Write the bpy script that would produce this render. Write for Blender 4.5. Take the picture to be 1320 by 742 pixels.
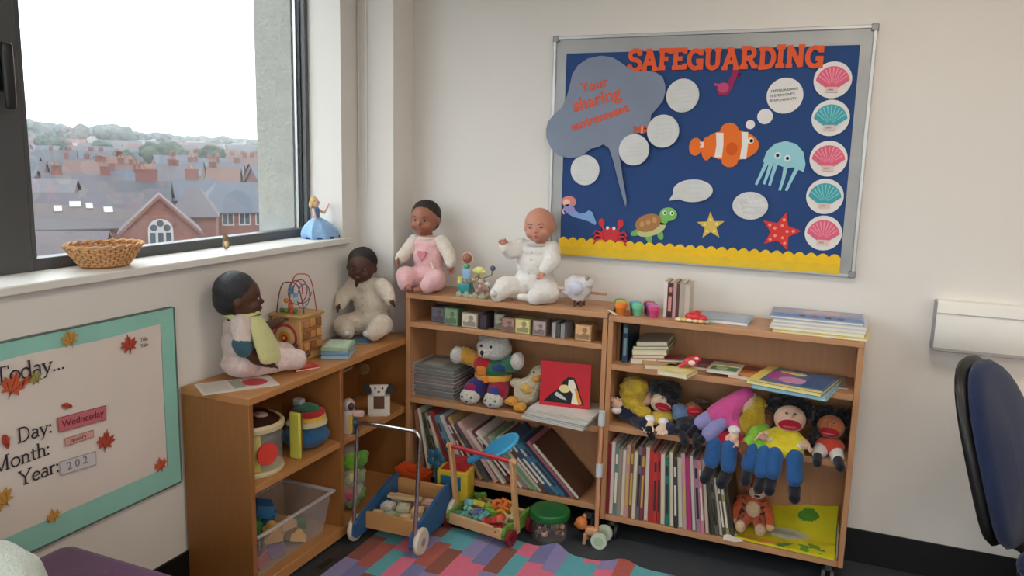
import bpy, bmesh, math, random
from mathutils import Vector, Matrix, Euler, noise
random.seed(7)
SC = bpy.context.scene
COL = SC.collection
PI = math.pi
for o in list(bpy.data.objects): bpy.data.objects.remove(o)

# ---------------------------------------------------------------- camera
FPX, YAW, PITCH, ROLL = 1022.0, 0.4008, -0.1639, 0.0242
cam = bpy.data.cameras.new('camera'); camo = bpy.data.objects.new('camera', cam); COL.objects.link(camo)
cy_, sy_, cp_, sp_ = math.cos(YAW), math.sin(YAW), math.cos(PITCH), math.sin(PITCH)
Fv = Vector((-sy_*cp_, cy_*cp_, sp_)); Rv = Vector((cy_, sy_, 0)); Uv = Rv.cross(Fv)
Rr = Rv*math.cos(ROLL) + Uv*math.sin(ROLL); Ur = Uv*math.cos(ROLL) - Rv*math.sin(ROLL)
camo.matrix_world = Matrix(((Rr.x, Ur.x, -Fv.x, 2.1058), (Rr.y, Ur.y, -Fv.y, -3.2876), (Rr.z, Ur.z, -Fv.z, 1.5707), (0, 0, 0, 1)))
cam.sensor_fit = 'HORIZONTAL'; cam.sensor_width = 36.0; cam.lens = FPX/1320*36.0
cam.clip_start = 0.05; cam.clip_end = 3000
SC.camera = camo

# ---------------------------------------------------------------- overcast sky, exposure
SKY = 4.5
w = bpy.data.worlds.new('overcast'); SC.world = w; w.use_nodes = True
bg = w.node_tree.nodes['Background']; bg.inputs[0].default_value = (0.93, 0.965, 1.0, 1); bg.inputs[1].default_value = SKY
SC.view_settings.view_transform = 'Standard'; SC.view_settings.look = 'None'
SC.view_settings.exposure = 0.0; SC.view_settings.gamma = 1.0; SC.view_settings.use_curve_mapping = False
CEIL_W = 16.5           # brightness of the added ceiling fill panels

# ---------------------------------------------------------------- materials
def lin(c):
    return tuple(((x/255)/12.92 if x/255 <= 0.04045 else ((x/255+0.055)/1.055)**2.4) for x in c)
_m = {}
def mat(rgb, rough=0.6, metal=0.0, var=0.10, scale=25, bump=0.0, bscale=None, stretch=(1, 1, 1), sheen=0.0, name=None, spec=0.5, coat=0.0):
    key = (rgb, rough, metal, var, scale, bump, bscale, stretch, sheen, spec, coat)
    if key in _m: return _m[key]
    m = bpy.data.materials.new(name or 'paint_%02x%02x%02x' % tuple(int(v) for v in rgb)); m.use_nodes = True
    nt = m.node_tree; b = nt.nodes['Principled BSDF']; L = nt.links
    c = lin(rgb)
    b.inputs['Roughness'].default_value = rough; b.inputs['Metallic'].default_value = metal
    b.inputs['Specular IOR Level'].default_value = spec
    if sheen: b.inputs['Sheen Weight'].default_value = sheen
    if coat: b.inputs['Coat Weight'].default_value = coat
    tc = nt.nodes.new('ShaderNodeTexCoord'); mp = nt.nodes.new('ShaderNodeMapping'); mp.inputs['Scale'].default_value = stretch
    L.new(tc.outputs['Object'], mp.inputs[0])
    nz = nt.nodes.new('ShaderNodeTexNoise'); nz.inputs['Scale'].default_value = scale; nz.inputs['Detail'].default_value = 3
    L.new(mp.outputs[0], nz.inputs['Vector'])
    mx = nt.nodes.new('ShaderNodeMix'); mx.data_type = 'RGBA'
    mx.inputs[6].default_value = (*[max(0, v*(1-var)) for v in c], 1); mx.inputs[7].default_value = (*[min(1, v*(1+var)) for v in c], 1)
    L.new(nz.outputs[0], mx.inputs[0]); L.new(mx.outputs[2], b.inputs['Base Color'])
    if bump:
        n2 = nt.nodes.new('ShaderNodeTexNoise'); n2.inputs['Scale'].default_value = bscale or scale*3; n2.inputs['Detail'].default_value = 4
        L.new(mp.outputs[0], n2.inputs['Vector'])
        bp = nt.nodes.new('ShaderNodeBump'); bp.inputs['Strength'].default_value = bump; bp.inputs['Distance'].default_value = 0.01
        L.new(n2.outputs[0], bp.inputs['Height']); L.new(bp.outputs[0], b.inputs['Normal'])
    _m[key] = m
    return m
def wood(rgb, stretch=(1, 12, 12), var=0.16, rough=0.42, scale=6):
    return mat(rgb, rough, 0, var, scale, 0.04, 20, stretch, name='wood')
def fab(rgb, var=0.12): return mat(rgb, 0.9, 0, var, 60, 0.35, 260, (1, 1, 1), 0.25, spec=0.2)
def fluff(rgb, var=0.2): return mat(rgb, 0.95, 0, var, 90, 0.9, 160, (1, 1, 1), 0.3, spec=0.1)
def plas(rgb, rough=0.35): return mat(rgb, rough, 0, 0.05, 20)
def paper(rgb, var=0.05): return mat(rgb, 0.75, 0, var, 12, 0.08, 30, spec=0.3)
def skin(rgb): return mat(rgb, 0.5, 0, 0.08, 18, spec=0.4)
def clear(name, rgb=(235, 240, 242), mixf=0.25, rough=0.15):
    m = bpy.data.materials.new(name); m.use_nodes = True; nt = m.node_tree; L = nt.links
    out = nt.nodes['Material Output']; p = nt.nodes['Principled BSDF']
    p.inputs['Base Color'].default_value = (*lin(rgb), 1); p.inputs['Roughness'].default_value = rough
    t = nt.nodes.new('ShaderNodeBsdfTransparent'); mx = nt.nodes.new('ShaderNodeMixShader')
    mx.inputs[0].default_value = mixf
    L.new(t.outputs[0], mx.inputs[1]); L.new(p.outputs[0], mx.inputs[2]); L.new(mx.outputs[0], out.inputs[0])
    return m
def glassmat():
    m = bpy.data.materials.new('window_glass'); m.use_nodes = True; nt = m.node_tree; L = nt.links
    out = nt.nodes['Material Output']; nt.nodes.remove(nt.nodes['Principled BSDF'])
    t = nt.nodes.new('ShaderNodeBsdfTransparent'); t.inputs[0].default_value = (0.93, 0.95, 0.95, 1)
    g = nt.nodes.new('ShaderNodeBsdfGlossy'); g.inputs['Roughness'].default_value = 0.02
    mx = nt.nodes.new('ShaderNodeMixShader'); mx.inputs[0].default_value = 0.05
    L.new(t.outputs[0], mx.inputs[1]); L.new(g.outputs[0], mx.inputs[2]); L.new(mx.outputs[0], out.inputs[0])
    return m

# ---------------------------------------------------------------- mesh builder
class MB:
    def __init__(s): s.v = []; s.f = []; s.mi = []; s.cur = 0
    def add(s, vs, fs, M=None):
        n = len(s.v)
        s.v += [tuple(M @ Vector(p)) if M is not None else tuple(p) for p in vs]
        s.f += [tuple(i+n for i in f) for f in fs]; s.mi += [s.cur]*len(fs)
        return s
    def mt(s, i): s.cur = i; return s
    def box(s, x0, x1, y0, y1, z0, z1, M=None, bev=0.0):
        if bev <= 0:
            vs = [(x, y, z) for x in (x0, x1) for y in (y0, y1) for z in (z0, z1)]
            fs = [(0, 1, 3, 2), (4, 6, 7, 5), (0, 4, 5, 1), (2, 3, 7, 6), (0, 2, 6, 4), (1, 5, 7, 3)]
            return s.add(vs, fs, M)
        b = min(bev, (x1-x0)*.49, (y1-y0)*.49, (z1-z0)*.49)
        bm = bmesh.new(); bmesh.ops.create_cube(bm, size=1)
        for v in bm.verts: v.co = Vector(((x0+x1)/2+v.co.x*(x1-x0), (y0+y1)/2+v.co.y*(y1-y0), (z0+z1)/2+v.co.z*(z1-z0)))
        bmesh.ops.bevel(bm, geom=bm.edges[:], offset=b, segments=1 if b < 0.006 else 3, affect='EDGES', profile=0.5)
        bm.verts.index_update()
        s.add([v.co[:] for v in bm.verts], [tuple(v.index for v in f.verts) for f in bm.faces], M); bm.free()
        return s
    def cyl(s, p0, p1, r0, r1=None, n=16, M=None, cap=True):
        r1 = r0 if r1 is None else r1
        p0, p1 = Vector(p0), Vector(p1); d = (p1-p0).normalized(); a = d.orthogonal().normalized(); b = d.cross(a)
        vs = []
        for p, r in ((p0, r0), (p1, r1)):
            vs += [p+(a*math.cos(2*PI*i/n)+b*math.sin(2*PI*i/n))*r for i in range(n)]
        fs = [(i, (i+1) % n, n+(i+1) % n, n+i) for i in range(n)]
        if cap: fs += [tuple(range(n-1, -1, -1)), tuple(range(n, 2*n))]
        return s.add(vs, fs, M)
    def ell(s, c, r, n=16, m=10, M=None, rot=None):
        if not hasattr(r, '__len__'): r = (r, r, r)
        T = Matrix.Translation(c) @ (rot.to_matrix().to_4x4() if rot is not None else Matrix.Identity(4))
        if M is not None: T = M @ T
        vs = [(0, 0, r[2])]
        for j in range(1, m):
            t = PI*j/m
            vs += [(r[0]*math.sin(t)*math.cos(2*PI*i/n), r[1]*math.sin(t)*math.sin(2*PI*i/n), r[2]*math.cos(t)) for i in range(n)]
        vs.append((0, 0, -r[2])); k = len(vs)-1
        fs = [(0, 1+i, 1+(i+1) % n) for i in range(n)]
        for j in range(m-2): fs += [(1+j*n+i, 1+(j+1)*n+i, 1+(j+1)*n+(i+1) % n, 1+j*n+(i+1) % n) for i in range(n)]
        fs += [(k, 1+(m-2)*n+(i+1) % n, 1+(m-2)*n+i) for i in range(n)]
        return s.add(vs, fs, T)
    def cap(s, p0, p1, r0, r1, n=12):
        p0, p1 = Vector(p0), Vector(p1)
        s.cyl(p0, p1, r0, r1, n); s.ell(p0, r0, n, 8); s.ell(p1, r1, n, 8); return s
    def tube(s, pts, r, n=8, closed=False, M=None):
        pts = [Vector(p) for p in pts]; N = len(pts); rings = []
        prev = None
        for i, p in enumerate(pts):
            if closed: t = (pts[(i+1) % N]-pts[i-1]).normalized()
            else: t = (pts[min(i+1, N-1)]-pts[max(i-1, 0)]).normalized()
            a = (prev - t*prev.dot(t)).normalized() if prev is not None and (prev - t*prev.dot(t)).length > 1e-5 else t.orthogonal().normalized()
            prev = a; b = t.cross(a); rr = r[i] if hasattr(r, '__len__') else r
            rings.append([p+(a*math.cos(2*PI*k/n)+b*math.sin(2*PI*k/n))*rr for k in range(n)])
        vs = [v for ring in rings for v in ring]; fs = []
        for i in range(N if closed else N-1):
            j = (i+1) % N
            fs += [(i*n+k, i*n+(k+1) % n, j*n+(k+1) % n, j*n+k) for k in range(n)]
        if not closed: fs += [tuple(range(n-1, -1, -1)), tuple(range((N-1)*n, N*n))]
        return s.add(vs, fs, M)
    def lathe(s, prof, c=(0, 0, 0), n=24, M=None, sx=1, sy=1):
        vs = []; fs = []
        for r, z in prof: vs += [(c[0]+sx*r*math.cos(2*PI*i/n), c[1]+sy*r*math.sin(2*PI*i/n), c[2]+z) for i in range(n)]
        for j in range(len(prof)-1): fs += [(j*n+i, j*n+(i+1) % n, (j+1)*n+(i+1) % n, (j+1)*n+i) for i in range(n)]
        if prof[0][0] > 1e-6: fs.append(tuple(range(n-1, -1, -1)))
        if prof[-1][0] > 1e-6: fs.append(tuple(range((len(prof)-1)*n, len(prof)*n)))
        return s.add(vs, fs, M)
    def prism(s, poly, y0, y1, M=None):       # polygon in x,z extruded along y
        n = len(poly)
        vs = [(x, y0, z) for x, z in poly]+[(x, y1, z) for x, z in poly]
        fs = [tuple(range(n)), tuple(range(2*n-1, n-1, -1))]+[(i, n+i, n+(i+1) % n, (i+1) % n) for i in range(n)]
        return s.add(vs, fs, M)
    def ribbon(s, pts, wd, y0, y1, M=None):   # flat thick stroke in x,z
        n = len(pts); Lft = []; Rgt = []
        for i in range(n):
            a = Vector(pts[max(i-1, 0)]); b = Vector(pts[min(i+1, n-1)]); t = (b-a).normalized(); nn = Vector((-t.y, t.x))
            p = Vector(pts[i]); k = wd/2 if not hasattr(wd, '__len__') else wd[i]/2
            Lft.append(p+nn*k); Rgt.append(p-nn*k)
        for i in range(n-1):
            s.prism([tuple(q) for q in (Lft[i], Lft[i+1], Rgt[i+1], Rgt[i])], y0, y1, M)
        return s

WM = {}
def _link(name, me, parent, local, smooth):
    o = bpy.data.objects.new(name, me); COL.objects.link(o)
    if parent is not None:
        o.parent = parent
        if local: WM[o.name] = WM[parent.name]
        else:
            o.matrix_parent_inverse = WM[parent.name].inverted(); WM[o.name] = Matrix.Identity(4)
    return o
def obj(name, mb, ms, parent=None, local=False, smooth=True, ang=38):
    if not isinstance(ms, (list, tuple)): ms = [ms]
    me = bpy.data.meshes.new(name)
    vs = mb.v; loc = None
    if parent is None and not local:
        xs = [p[0] for p in vs]; ys = [p[1] for p in vs]; zs = [p[2] for p in vs]
        loc = Vector(((min(xs)+max(xs))/2, (min(ys)+max(ys))/2, min(zs)))
        vs = [(p[0]-loc.x, p[1]-loc.y, p[2]-loc.z) for p in vs]
    me.from_pydata(vs, [], mb.f)
    for m in ms: me.materials.append(m)
    me.polygons.foreach_set('material_index', mb.mi)
    bm = bmesh.new(); bm.from_mesh(me); bmesh.ops.recalc_face_normals(bm, faces=bm.faces); bm.to_mesh(me); bm.free()
    if smooth:
        me.polygons.foreach_set('use_smooth', [True]*len(me.polygons)); me.set_sharp_from_angle(angle=math.radians(ang))
    o = _link(name, me, parent, local, smooth)
    if loc is not None: o.location = loc; WM[o.name] = Matrix.Translation(loc)
    elif parent is None: WM[o.name] = Matrix.Identity(4)
    return o
def tag(o, label, cat, group=None):
    o['label'] = label; o['category'] = cat
    if group: o['group'] = group
    return o
def struct(o, label=None):
    o['kind'] = 'structure'
    if label: o['label'] = label
    return o
def thing(name, label, cat, loc=(0, 0, 0), rz=0.0, group=None, rot=None):
    o = bpy.data.objects.new(name, None); COL.objects.link(o); o.empty_display_size = 0.05
    o.location = loc; o.rotation_euler = rot if rot else (0, 0, rz)
    WM[o.name] = Matrix.Translation(loc) @ o.rotation_euler.to_matrix().to_4x4()
    return tag(o, label, cat, group)
def blob(name, prims, m, parent, vox=0.005, sm=3, amp=0.0, ns=40, local=False):
    """one continuous surface grown from ellipsoids ('e',centre,radii[,euler]) and tapered limbs ('c',p0,p1,r0,r1)"""
    mb = MB()
    for p in prims:
        if p[0] == 'e': mb.ell(p[1], p[2], 20, 14, rot=Euler(p[3]) if len(p) > 3 else None)
        else: mb.cap(p[1], p[2], p[3], p[4], 14)
    me = bpy.data.meshes.new('tmp'); me.from_pydata(mb.v, [], mb.f); t = bpy.data.objects.new('tmp', me); COL.objects.link(t)
    r = t.modifiers.new('r', 'REMESH'); r.mode = 'VOXEL'; r.voxel_size = vox
    if sm:
        s_ = t.modifiers.new('s', 'SMOOTH'); s_.iterations = sm; s_.factor = 0.5
    dg = bpy.context.evaluated_depsgraph_get(); dg.update()
    me2 = bpy.data.meshes.new_from_object(t.evaluated_get(dg)); bpy.data.objects.remove(t); bpy.data.meshes.remove(me)
    me2.name = name; me2.materials.clear(); me2.materials.append(m)
    if amp:
        nr = [v.normal.copy() for v in me2.vertices]
        for v, q in zip(me2.vertices, nr):
            v.co += q*(noise.noise(v.co*ns)*amp + noise.noise(v.co*ns*2.3+Vector((5, 1, 2)))*amp*0.5)
    me2.polygons.foreach_set('use_smooth', [True]*len(me2.polygons))
    return _link(name, me2, parent, local, True)
def copy_tree(o, parent=None):
    c = o.copy(); COL.objects.link(c)
    if parent is not None: c.parent = parent
    for ch in list(o.children): copy_tree(ch, c)
    return c
def circ(cx, cz, r, n=28, ry=None, a0=0, a1=2*PI, rot=0):
    ry = r if ry is None else ry
    out = []
    for i in range(n):
        a = a0+(a1-a0)*i/n; x, z = r*math.cos(a), ry*math.sin(a)
        out.append((cx+x*math.cos(rot)-z*math.sin(rot), cz+x*math.sin(rot)+z*math.cos(rot)))
    return out
def arcp(cx, cz, rx, rz, a0, a1, n=12):
    return [(cx+rx*math.cos(math.radians(a0+(a1-a0)*i/n)), cz+rz*math.sin(math.radians(a0+(a1-a0)*i/n))) for i in range(n+1)]
ORD = ['leftmost', 'second', 'third', 'fourth', 'fifth', 'sixth', 'seventh', 'eighth', 'ninth', 'tenth', 'eleventh', 'twelfth', 'thirteenth', 'fourteenth', 'fifteenth', 'sixteenth', 'seventeenth', 'eighteenth', 'nineteenth', 'twentieth', 'twenty-first', 'twenty-second', 'twenty-third', 'twenty-fourth', 'twenty-fifth', 'twenty-sixth', 'twenty-seventh', 'twenty-eighth', 'twenty-ninth', 'thirtieth', 'thirty-first', 'thirty-second', 'thirty-third', 'thirty-fourth']
def nth(i): return ORD[i] if i == 0 else ORD[i]+' from left'
# ================================================================ the room
WALLC = mat((224, 220, 214), 0.85, 0, 0.03, 3, 0.05, 120, name='painted_plaster')
WHITEP = mat((228, 226, 220), 0.45, 0, 0.03, 6)
SKIRT = mat((16, 16, 19), 0.45, 0, 0.1, 10)
RX, RY, RZ = 5.2, -5.6, 2.9
floor_m = mat((58, 62, 68), 0.62, 0, 0.22, 55, 0.12, 300, name='charcoal_floor')
struct(obj('floor', MB().box(0, RX, RY, 0, -0.1, 0), floor_m), 'dark charcoal floor covering')
struct(obj('ceiling', MB().box(-0.25, RX, RY, 0, RZ, RZ+0.1), mat((232, 230, 224), 0.9)), 'white ceiling')
struct(obj('wall_back', MB().box(-0.25, RX, 0, 0.2, -0.1, RZ+0.1), WALLC), 'cream painted back wall')
struct(obj('wall_right', MB().box(RX, RX+0.2, RY, 0.2, -0.1, RZ+0.1), WALLC), 'cream painted right wall')
FX0, FX1, FZ0, FZ1 = 0.7, 4.7, 0.95, 2.6
struct(obj('wall_front', MB().box(-0.25, RX+0.2, RY-0.2, RY, -0.1, FZ0).box(-0.25, RX+0.2, RY-0.2, RY, FZ1, RZ+0.1).box(-0.25, FX0, RY-0.2, RY, FZ0, FZ1).box(FX1, RX+0.2, RY-0.2, RY, FZ0, FZ1), WALLC), 'cream painted wall behind the camera')
WZ0, WZ1, WY0, WY1 = 1.165, 2.6, -4.7, -0.298
wl = MB().box(-0.25, 0, RY, 0, -0.1, WZ0).box(-0.25, 0, RY, 0, WZ1, RZ).box(-0.25, 0, WY1, 0, WZ0, WZ1).box(-0.25, 0, RY, WY0, WZ0, WZ1)
struct(obj('wall_left', wl, WALLC), 'cream painted wall below the window')
struct(obj('wall_corner', MB().box(0, 0.192, -0.1735, 0, 0, RZ, bev=0.002), WALLC), 'boxed-in corner column in cream paint')
struct(obj('baseboard_back', MB().box(0.192, RX, -0.008, 0, 0, 0.138), SKIRT), 'black skirting along the back wall')
struct(obj('baseboard_left', MB().box(0, 0.008, RY, -0.1735, 0, 0.138), SKIRT), 'black skirting under the window')
struct(obj('trim_1', MB().box(-0.172, 0.03, WY0, -0.272, WZ0, 1.192, bev=0.004), WHITEP), 'white painted window sill')

FRAME = mat((78, 80, 82), 0.4, 0, 0.06, 8, name='grey_window_frame')
SILV = mat((185, 188, 190), 0.3, 0.6, 0.04)
BLK = plas((18, 19, 21), 0.4)
glass = glassmat()
muls = [(-1.80, -1.66), (-3.26, -3.12)]
def window(n, ya, yb, lab):
    wdw = bpy.data.objects.new('window_%d' % n, None); COL.objects.link(wdw); wdw.location = (-0.2, (ya+yb)/2, 1.192); WM[wdw.name] = Matrix.Translation(wdw.location)
    struct(wdw, lab)
    x0, x1 = -0.232, -0.172
    obj('bottom_rail', MB().box(x0, x1, ya, yb, 1.165, 1.228, bev=0.003), FRAME, wdw)
    obj('top_rail', MB().box(x0, x1, ya, yb, 2.54, 2.6, bev=0.003), FRAME, wdw)
    for a, b in ((ya, ya+0.02), (yb-0.022, yb)):
        obj('stile', MB().box(x0, x1, a, b, 1.228, 2.54, bev=0.003), FRAME, wdw)
    obj('gasket', MB().box(-0.21, -0.196, ya+0.02, ya+0.026, 1.228, 2.54).box(-0.21, -0.196, yb-0.028, yb-0.022, 1.228, 2.54), BLK, wdw)
    obj('bead', MB().box(-0.226, -0.214, yb-0.034, yb-0.022, 1.228, 2.54), SILV, wdw)
    obj('pane', MB().box(-0.207, -0.201, ya+0.02, yb-0.022, 1.228, 2.54), glass, wdw)
    return wdw
w1 = window(1, -1.66, WY1, 'grey framed window overlooking the rooftops')
window(2, -3.12, -1.80, 'grey framed window beyond the mullion')
window(3, WY0, -3.26, 'grey framed window farthest along the wall')
w4 = bpy.data.objects.new('window_4', None); COL.objects.link(w4); w4.location = ((FX0+FX1)/2, RY-.1, FZ0); WM[w4.name] = Matrix.Translation(w4.location); struct(w4, 'wide grey framed window added behind the camera for fill light')  # unseen window, added to brighten the shelves and right wall from the front
for a in ((FX0, FX1, FZ0, FZ0+.06), (FX0, FX1, FZ1-.06, FZ1), (FX0, FX0+.06, FZ0, FZ1), (FX1-.06, FX1, FZ0, FZ1), (2.0, 2.08, FZ0, FZ1), (3.35, 3.43, FZ0, FZ1)):
    obj('frame_bar', MB().box(a[0], a[1], RY-.15, RY-.09, a[2], a[3], bev=.003), FRAME, w4)
obj('pane', MB().box(FX0+.06, FX1-.06, RY-.122, RY-.116, FZ0+.06, FZ1-.06), glass, w4)
for i, (a, b) in enumerate(muls):
    mo = obj('mullion', MB().box(-0.24, -0.165, a, b, 1.165, 2.6, bev=0.004), FRAME, w1)
    if i == 0:
        h = MB().box(-0.165, -0.150, -1.738, -1.702, 1.72, 1.86, bev=0.006).cyl((-0.152, -1.72, 1.83), (-0.125, -1.72, 1.83), 0.014)
        h.box(-0.136, -0.116, -1.735, -1.705, 1.67, 1.855, bev=0.008)
        obj('handle', h, BLK, mo)
struct(obj('trim_2', MB().box(-0.454, -0.25, -0.318, 0.6, -4, 3.6), mat((156, 157, 149), 0.95, 0, 0.14, 14, 0.7, 45, name='pebbled_concrete')), 'pale rough concrete pier outside the window')

# blind cord loop on the column
cord = [(0.014, -0.182, 2.86)]+[(0.014, -0.182, 1.42)]+[(0.034-0.020*math.cos(a), -0.182, 1.40-0.022*math.sin(a)) for a in [PI*k/8 for k in range(9)]]+[(0.054, -0.182, 1.42), (0.054, -0.182, 2.86)]
t = thing('blind_cord', 'white looped blind cord hanging on the corner column', 'cord', (0.034, -0.182, 1.38))
obj('bead_chain', MB().tube(cord, 0.0022, 6), mat((225, 225, 222), 0.5), t)
obj('cord_bracket', MB().box(0.0, 0.07, -0.19, -0.1735, 2.85, 2.9, bev=0.004), WHITEP, t)

# unseen ceiling panels added as fill light (outside the frame, regular grid)
def emis(rgb, s):
    m = bpy.data.materials.new('fill_diffuser'); m.use_nodes = True
    b = m.node_tree.nodes['Principled BSDF']; b.inputs['Emission Color'].default_value = (*lin(rgb), 1); b.inputs['Emission Strength'].default_value = s
    return m
EM = emis((255, 240, 222), CEIL_W)
k = 0
for ix, x in enumerate((2.2, 4.2)):
    for iy, y in enumerate((-1.4, -3.8)):
        t = thing('ceiling_fill', ('square fill panel added on the ceiling nearest the window corner', 'square fill panel added on the ceiling beside the window, far from corner', 'square fill panel added on the ceiling near the back wall, right side', 'square fill panel added on the ceiling at the far right')[k], 'light', (x, y, RZ), 0, 'added ceiling fill panels'); k += 1
        obj('frame', MB().box(-.31, .31, -.31, -.29, -.02, 0).box(-.31, .31, .29, .31, -.02, 0).box(-.31, -.29, -.29, .29, -.02, 0).box(.29, .31, -.29, .29, -.02, 0), WHITEP, t, local=True)
        obj('diffuser', MB().box(-.29, .29, -.29, .29, -.014, -.004), EM, t, local=True)

# ================================================================ the town outside
CX, CY, CZ = 2.1058, -3.2876, 1.5707
def out(D, dy, z=0.0): return (CX-D, CY+dy*D, z)
def zg(D):
    K = [(0, -10), (70, -10), (120, -8.5), (200, -5.5), (330, -1), (500, 5), (700, 12), (1000, 18)]
    for (a, za), (b, zb) in zip(K, K[1:]):
        if D <= b: return za+(zb-za)*(D-a)/(b-a)
    return 18
g = MB(); ds = [20, 45, 70, 120, 200, 260, 330, 420, 500, 600, 700, 1000, 1500]; ys = [-1.5, -0.5, 0.2, 0.5, 0.7, 0.85, 1.0, 1.2, 1.6, 2.5]
g.add([out(D, q, zg(D)+(noise.noise(Vector((D*.01, q*3, 0)))*4 if D > 150 else 0)) for D in ds for q in ys], [(i*len(ys)+j, i*len(ys)+j+1, (i+1)*len(ys)+j+1, (i+1)*len(ys)+j) for i in range(len(ds)-1) for j in range(len(ys)-1)])
gr = struct(obj('ground_outside', g, mat((84, 82, 78), 0.95, 0, 0.3, 0.05)), 'hazy ground rising to the hills outside')
struct(obj('ground_plain', MB().box(-1500, 1500, -1500, 1700, -14, -13), mat((84, 82, 78), 0.95)), 'far ground below the building')
BRICK = mat((106, 68, 60), 0.9, 0, 0.18, 1.5, name='red_brick'); BRICK2 = mat((104, 68, 62), 0.9, 0, 0.2, 1.2); BUFF = mat((112, 98, 88), 0.9, 0, 0.15, 1.0)
SLATE = mat((62, 61, 66), 0.8, 0, 0.14, 0.9, name='slate'); SLATE2 = mat((72, 67, 72), 0.8, 0, 0.14, 0.8); SLATE3 = mat((64, 69, 79), 0.75, 0, 0.1, 0.8); TILE = mat((86, 64, 58), 0.85, 0, 0.16, 0.9)
TRIMW = mat((150, 148, 146), 0.6); DGL = plas((52, 58, 66), 0.15); POT = mat((128, 90, 72), 0.8)
def roofmb(wd, dp, e, rh, ov=0.3, hip=0.0, th=0.14):
    a = wd/2+ov; b = dp/2+ov; hh = hip
    vs = [(-a, -b, e-ov*rh/(dp/2)), (a, -b, e-ov*rh/(dp/2)), (a-hh, 0, e+rh), (-a+hh, 0, e+rh), (a, b, e-ov*rh/(dp/2)), (-a, b, e-ov*rh/(dp/2))]
    vs += [(x, y, z-th) for x, y, z in vs]
    fs = [(0, 1, 2, 3), (3, 2, 4, 5), (7, 6, 9, 8), (8, 9, 11, 10), (0, 6, 7, 1), (4, 10, 11, 5), (1, 7, 8, 2), (2, 8, 10, 4), (0, 3, 9, 6), (3, 5, 11, 9)]
    if hip: fs += [(1, 4, 2), (0, 3, 5)]
    return MB().add(vs, fs)
def house(D, dy, zr, wd, dp, rh, rz, wm, rm, lab, chims=(), wins=0, gab=False, hip=0, group=None, name='house', skyl=()):
    """zr = height of the ridge, rz = heading of the ridge"""
    loc = out(D, dy, zg(D)); e = zr-zg(D)-rh
    t = thing(name, lab, 'building', loc, rz, group)
    wb = MB().box(-wd/2, wd/2, -dp/2, dp/2, -3, e)
    if not hip:
        for sx in (-1, 1):
            wb.add([(sx*wd/2, -dp/2, e), (sx*wd/2, dp/2, e), (sx*wd/2, 0, e+rh-.05), (sx*(wd/2-.25), -dp/2, e), (sx*(wd/2-.25), dp/2, e), (sx*(wd/2-.25), 0, e+rh-.05)], [(0, 1, 2), (3, 5, 4), (0, 3, 4, 1), (1, 4, 5, 2), (2, 5, 3, 0)])
    obj('walls', wb, wm, t, local=True, smooth=False)
    rf = obj('roof', roofmb(wd, dp, e, rh, hip=hip), rm, t, local=True, smooth=False)
    for (u, v, sw) in skyl:
        zz = e+rh*(1-abs(v)/(dp/2)); 
        a_ = math.atan2(rh, dp/2); Mx = Matrix.Translation((u, v, zz+.03)) @ Matrix.Rotation(a_, 4, 'X')
        obj('rooflight', MB().box(-sw/2, sw/2, -.4, .4, -.05, .08, Mx), TRIMW, rf, local=True, smooth=False)
    for (u, v, cw, ch) in chims:
        zz = e+rh*(1-abs(v)/(dp/2))
        c = obj('chimney', MB().box(u-cw/2, u+cw/2, v-.4, v+.4, zz-.8, zz+ch).box(u-cw/2-.08, u+cw/2+.08, v-.48, v+.48, zz+ch, zz+ch+.15), BRICK, t, local=True, smooth=False)
        pm = MB()
        for kk in range(max(2, int(cw/.5))): pm.cyl((u-cw/2+.25+kk*.45, v, zz+ch+.1), (u-cw/2+.25+kk*.45, v, zz+ch+.65), .15, .12, 8)
        obj('chimney_pots', pm, POT, c, local=True)
    for kk in range(wins):
        u = -wd/2+wd*(kk+.5)/wins
        wf = obj('window', MB().box(u-.65, u+.65, -dp/2-.08, -dp/2+.02, e-1.7, e-.25), TRIMW, t, local=True, smooth=False)
        obj('window_pane', MB().box(u-.52, u-.05, -dp/2-.1, -dp/2-.06, e-1.55, e-.4).box(u+.05, u+.52, -dp/2-.1, -dp/2-.06, e-1.55, e-.4), DGL, wf, local=True, smooth=False)
    return t, e
R47 = math.radians(47)
# the red gable with its arched window: ridge runs away from the viewer
gt, ge = house(60, .932, CZ-.0709*60, 7, 6.6, 3.1, R47-PI/2, BRICK, SLATE2, 'red brick gable-fronted building with white arched window', name='gabled_building')
gx = 3.5
arch = [(-1.05, -1.6), (1.05, -1.6), (1.05, .1)]+[(1.05*math.cos(PI*k/12), .1+1.05*math.sin(PI*k/12)) for k in range(1, 12)]+[(-1.05, .1)]
Mg = Matrix.Translation((gx, 0, ge-.1)) @ Matrix.Rotation(PI/2, 4, 'Z')
aw = obj('arched_window', MB().prism(arch, -.12, .05, Mg), TRIMW, gt, local=True, smooth=False)
pn = MB()
for (a, b) in ((-.55, .35), (.55, .35), (0, .62)): pn.prism(circ(a, b if a else .75, .3, 12), -.16, -.1, Mg)
for a in (-.66, 0, .66): pn.prism([(a-.22, -1.45), (a+.22, -1.45), (a+.22, -.1), (a-.22, -.1)], -.16, -.1, Mg)
obj('window_panes', pn, DGL, aw, local=True, smooth=False)
vg = MB().add([(gx+.35, -3.6, ge-.3), (gx+.35, 0, ge+3.25), (gx+.35, 3.6, ge-.3), (gx+.35, 3.6, ge-.65), (gx+.35, 0, ge+2.9), (gx+.35, -3.6, ge-.65)], [(0, 1, 4, 5), (1, 2, 3, 4)])
obj('bargeboard', vg, BRICK2, gt, local=True, smooth=False)
house(66, 1.125, CZ-.0565*66, 11, 8, 3.0, R47+.1, BRICK, SLATE3, 'long red brick building under a blue-grey slate roof', wins=6, hip=2.6, name='slate_roofed_building')
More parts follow.
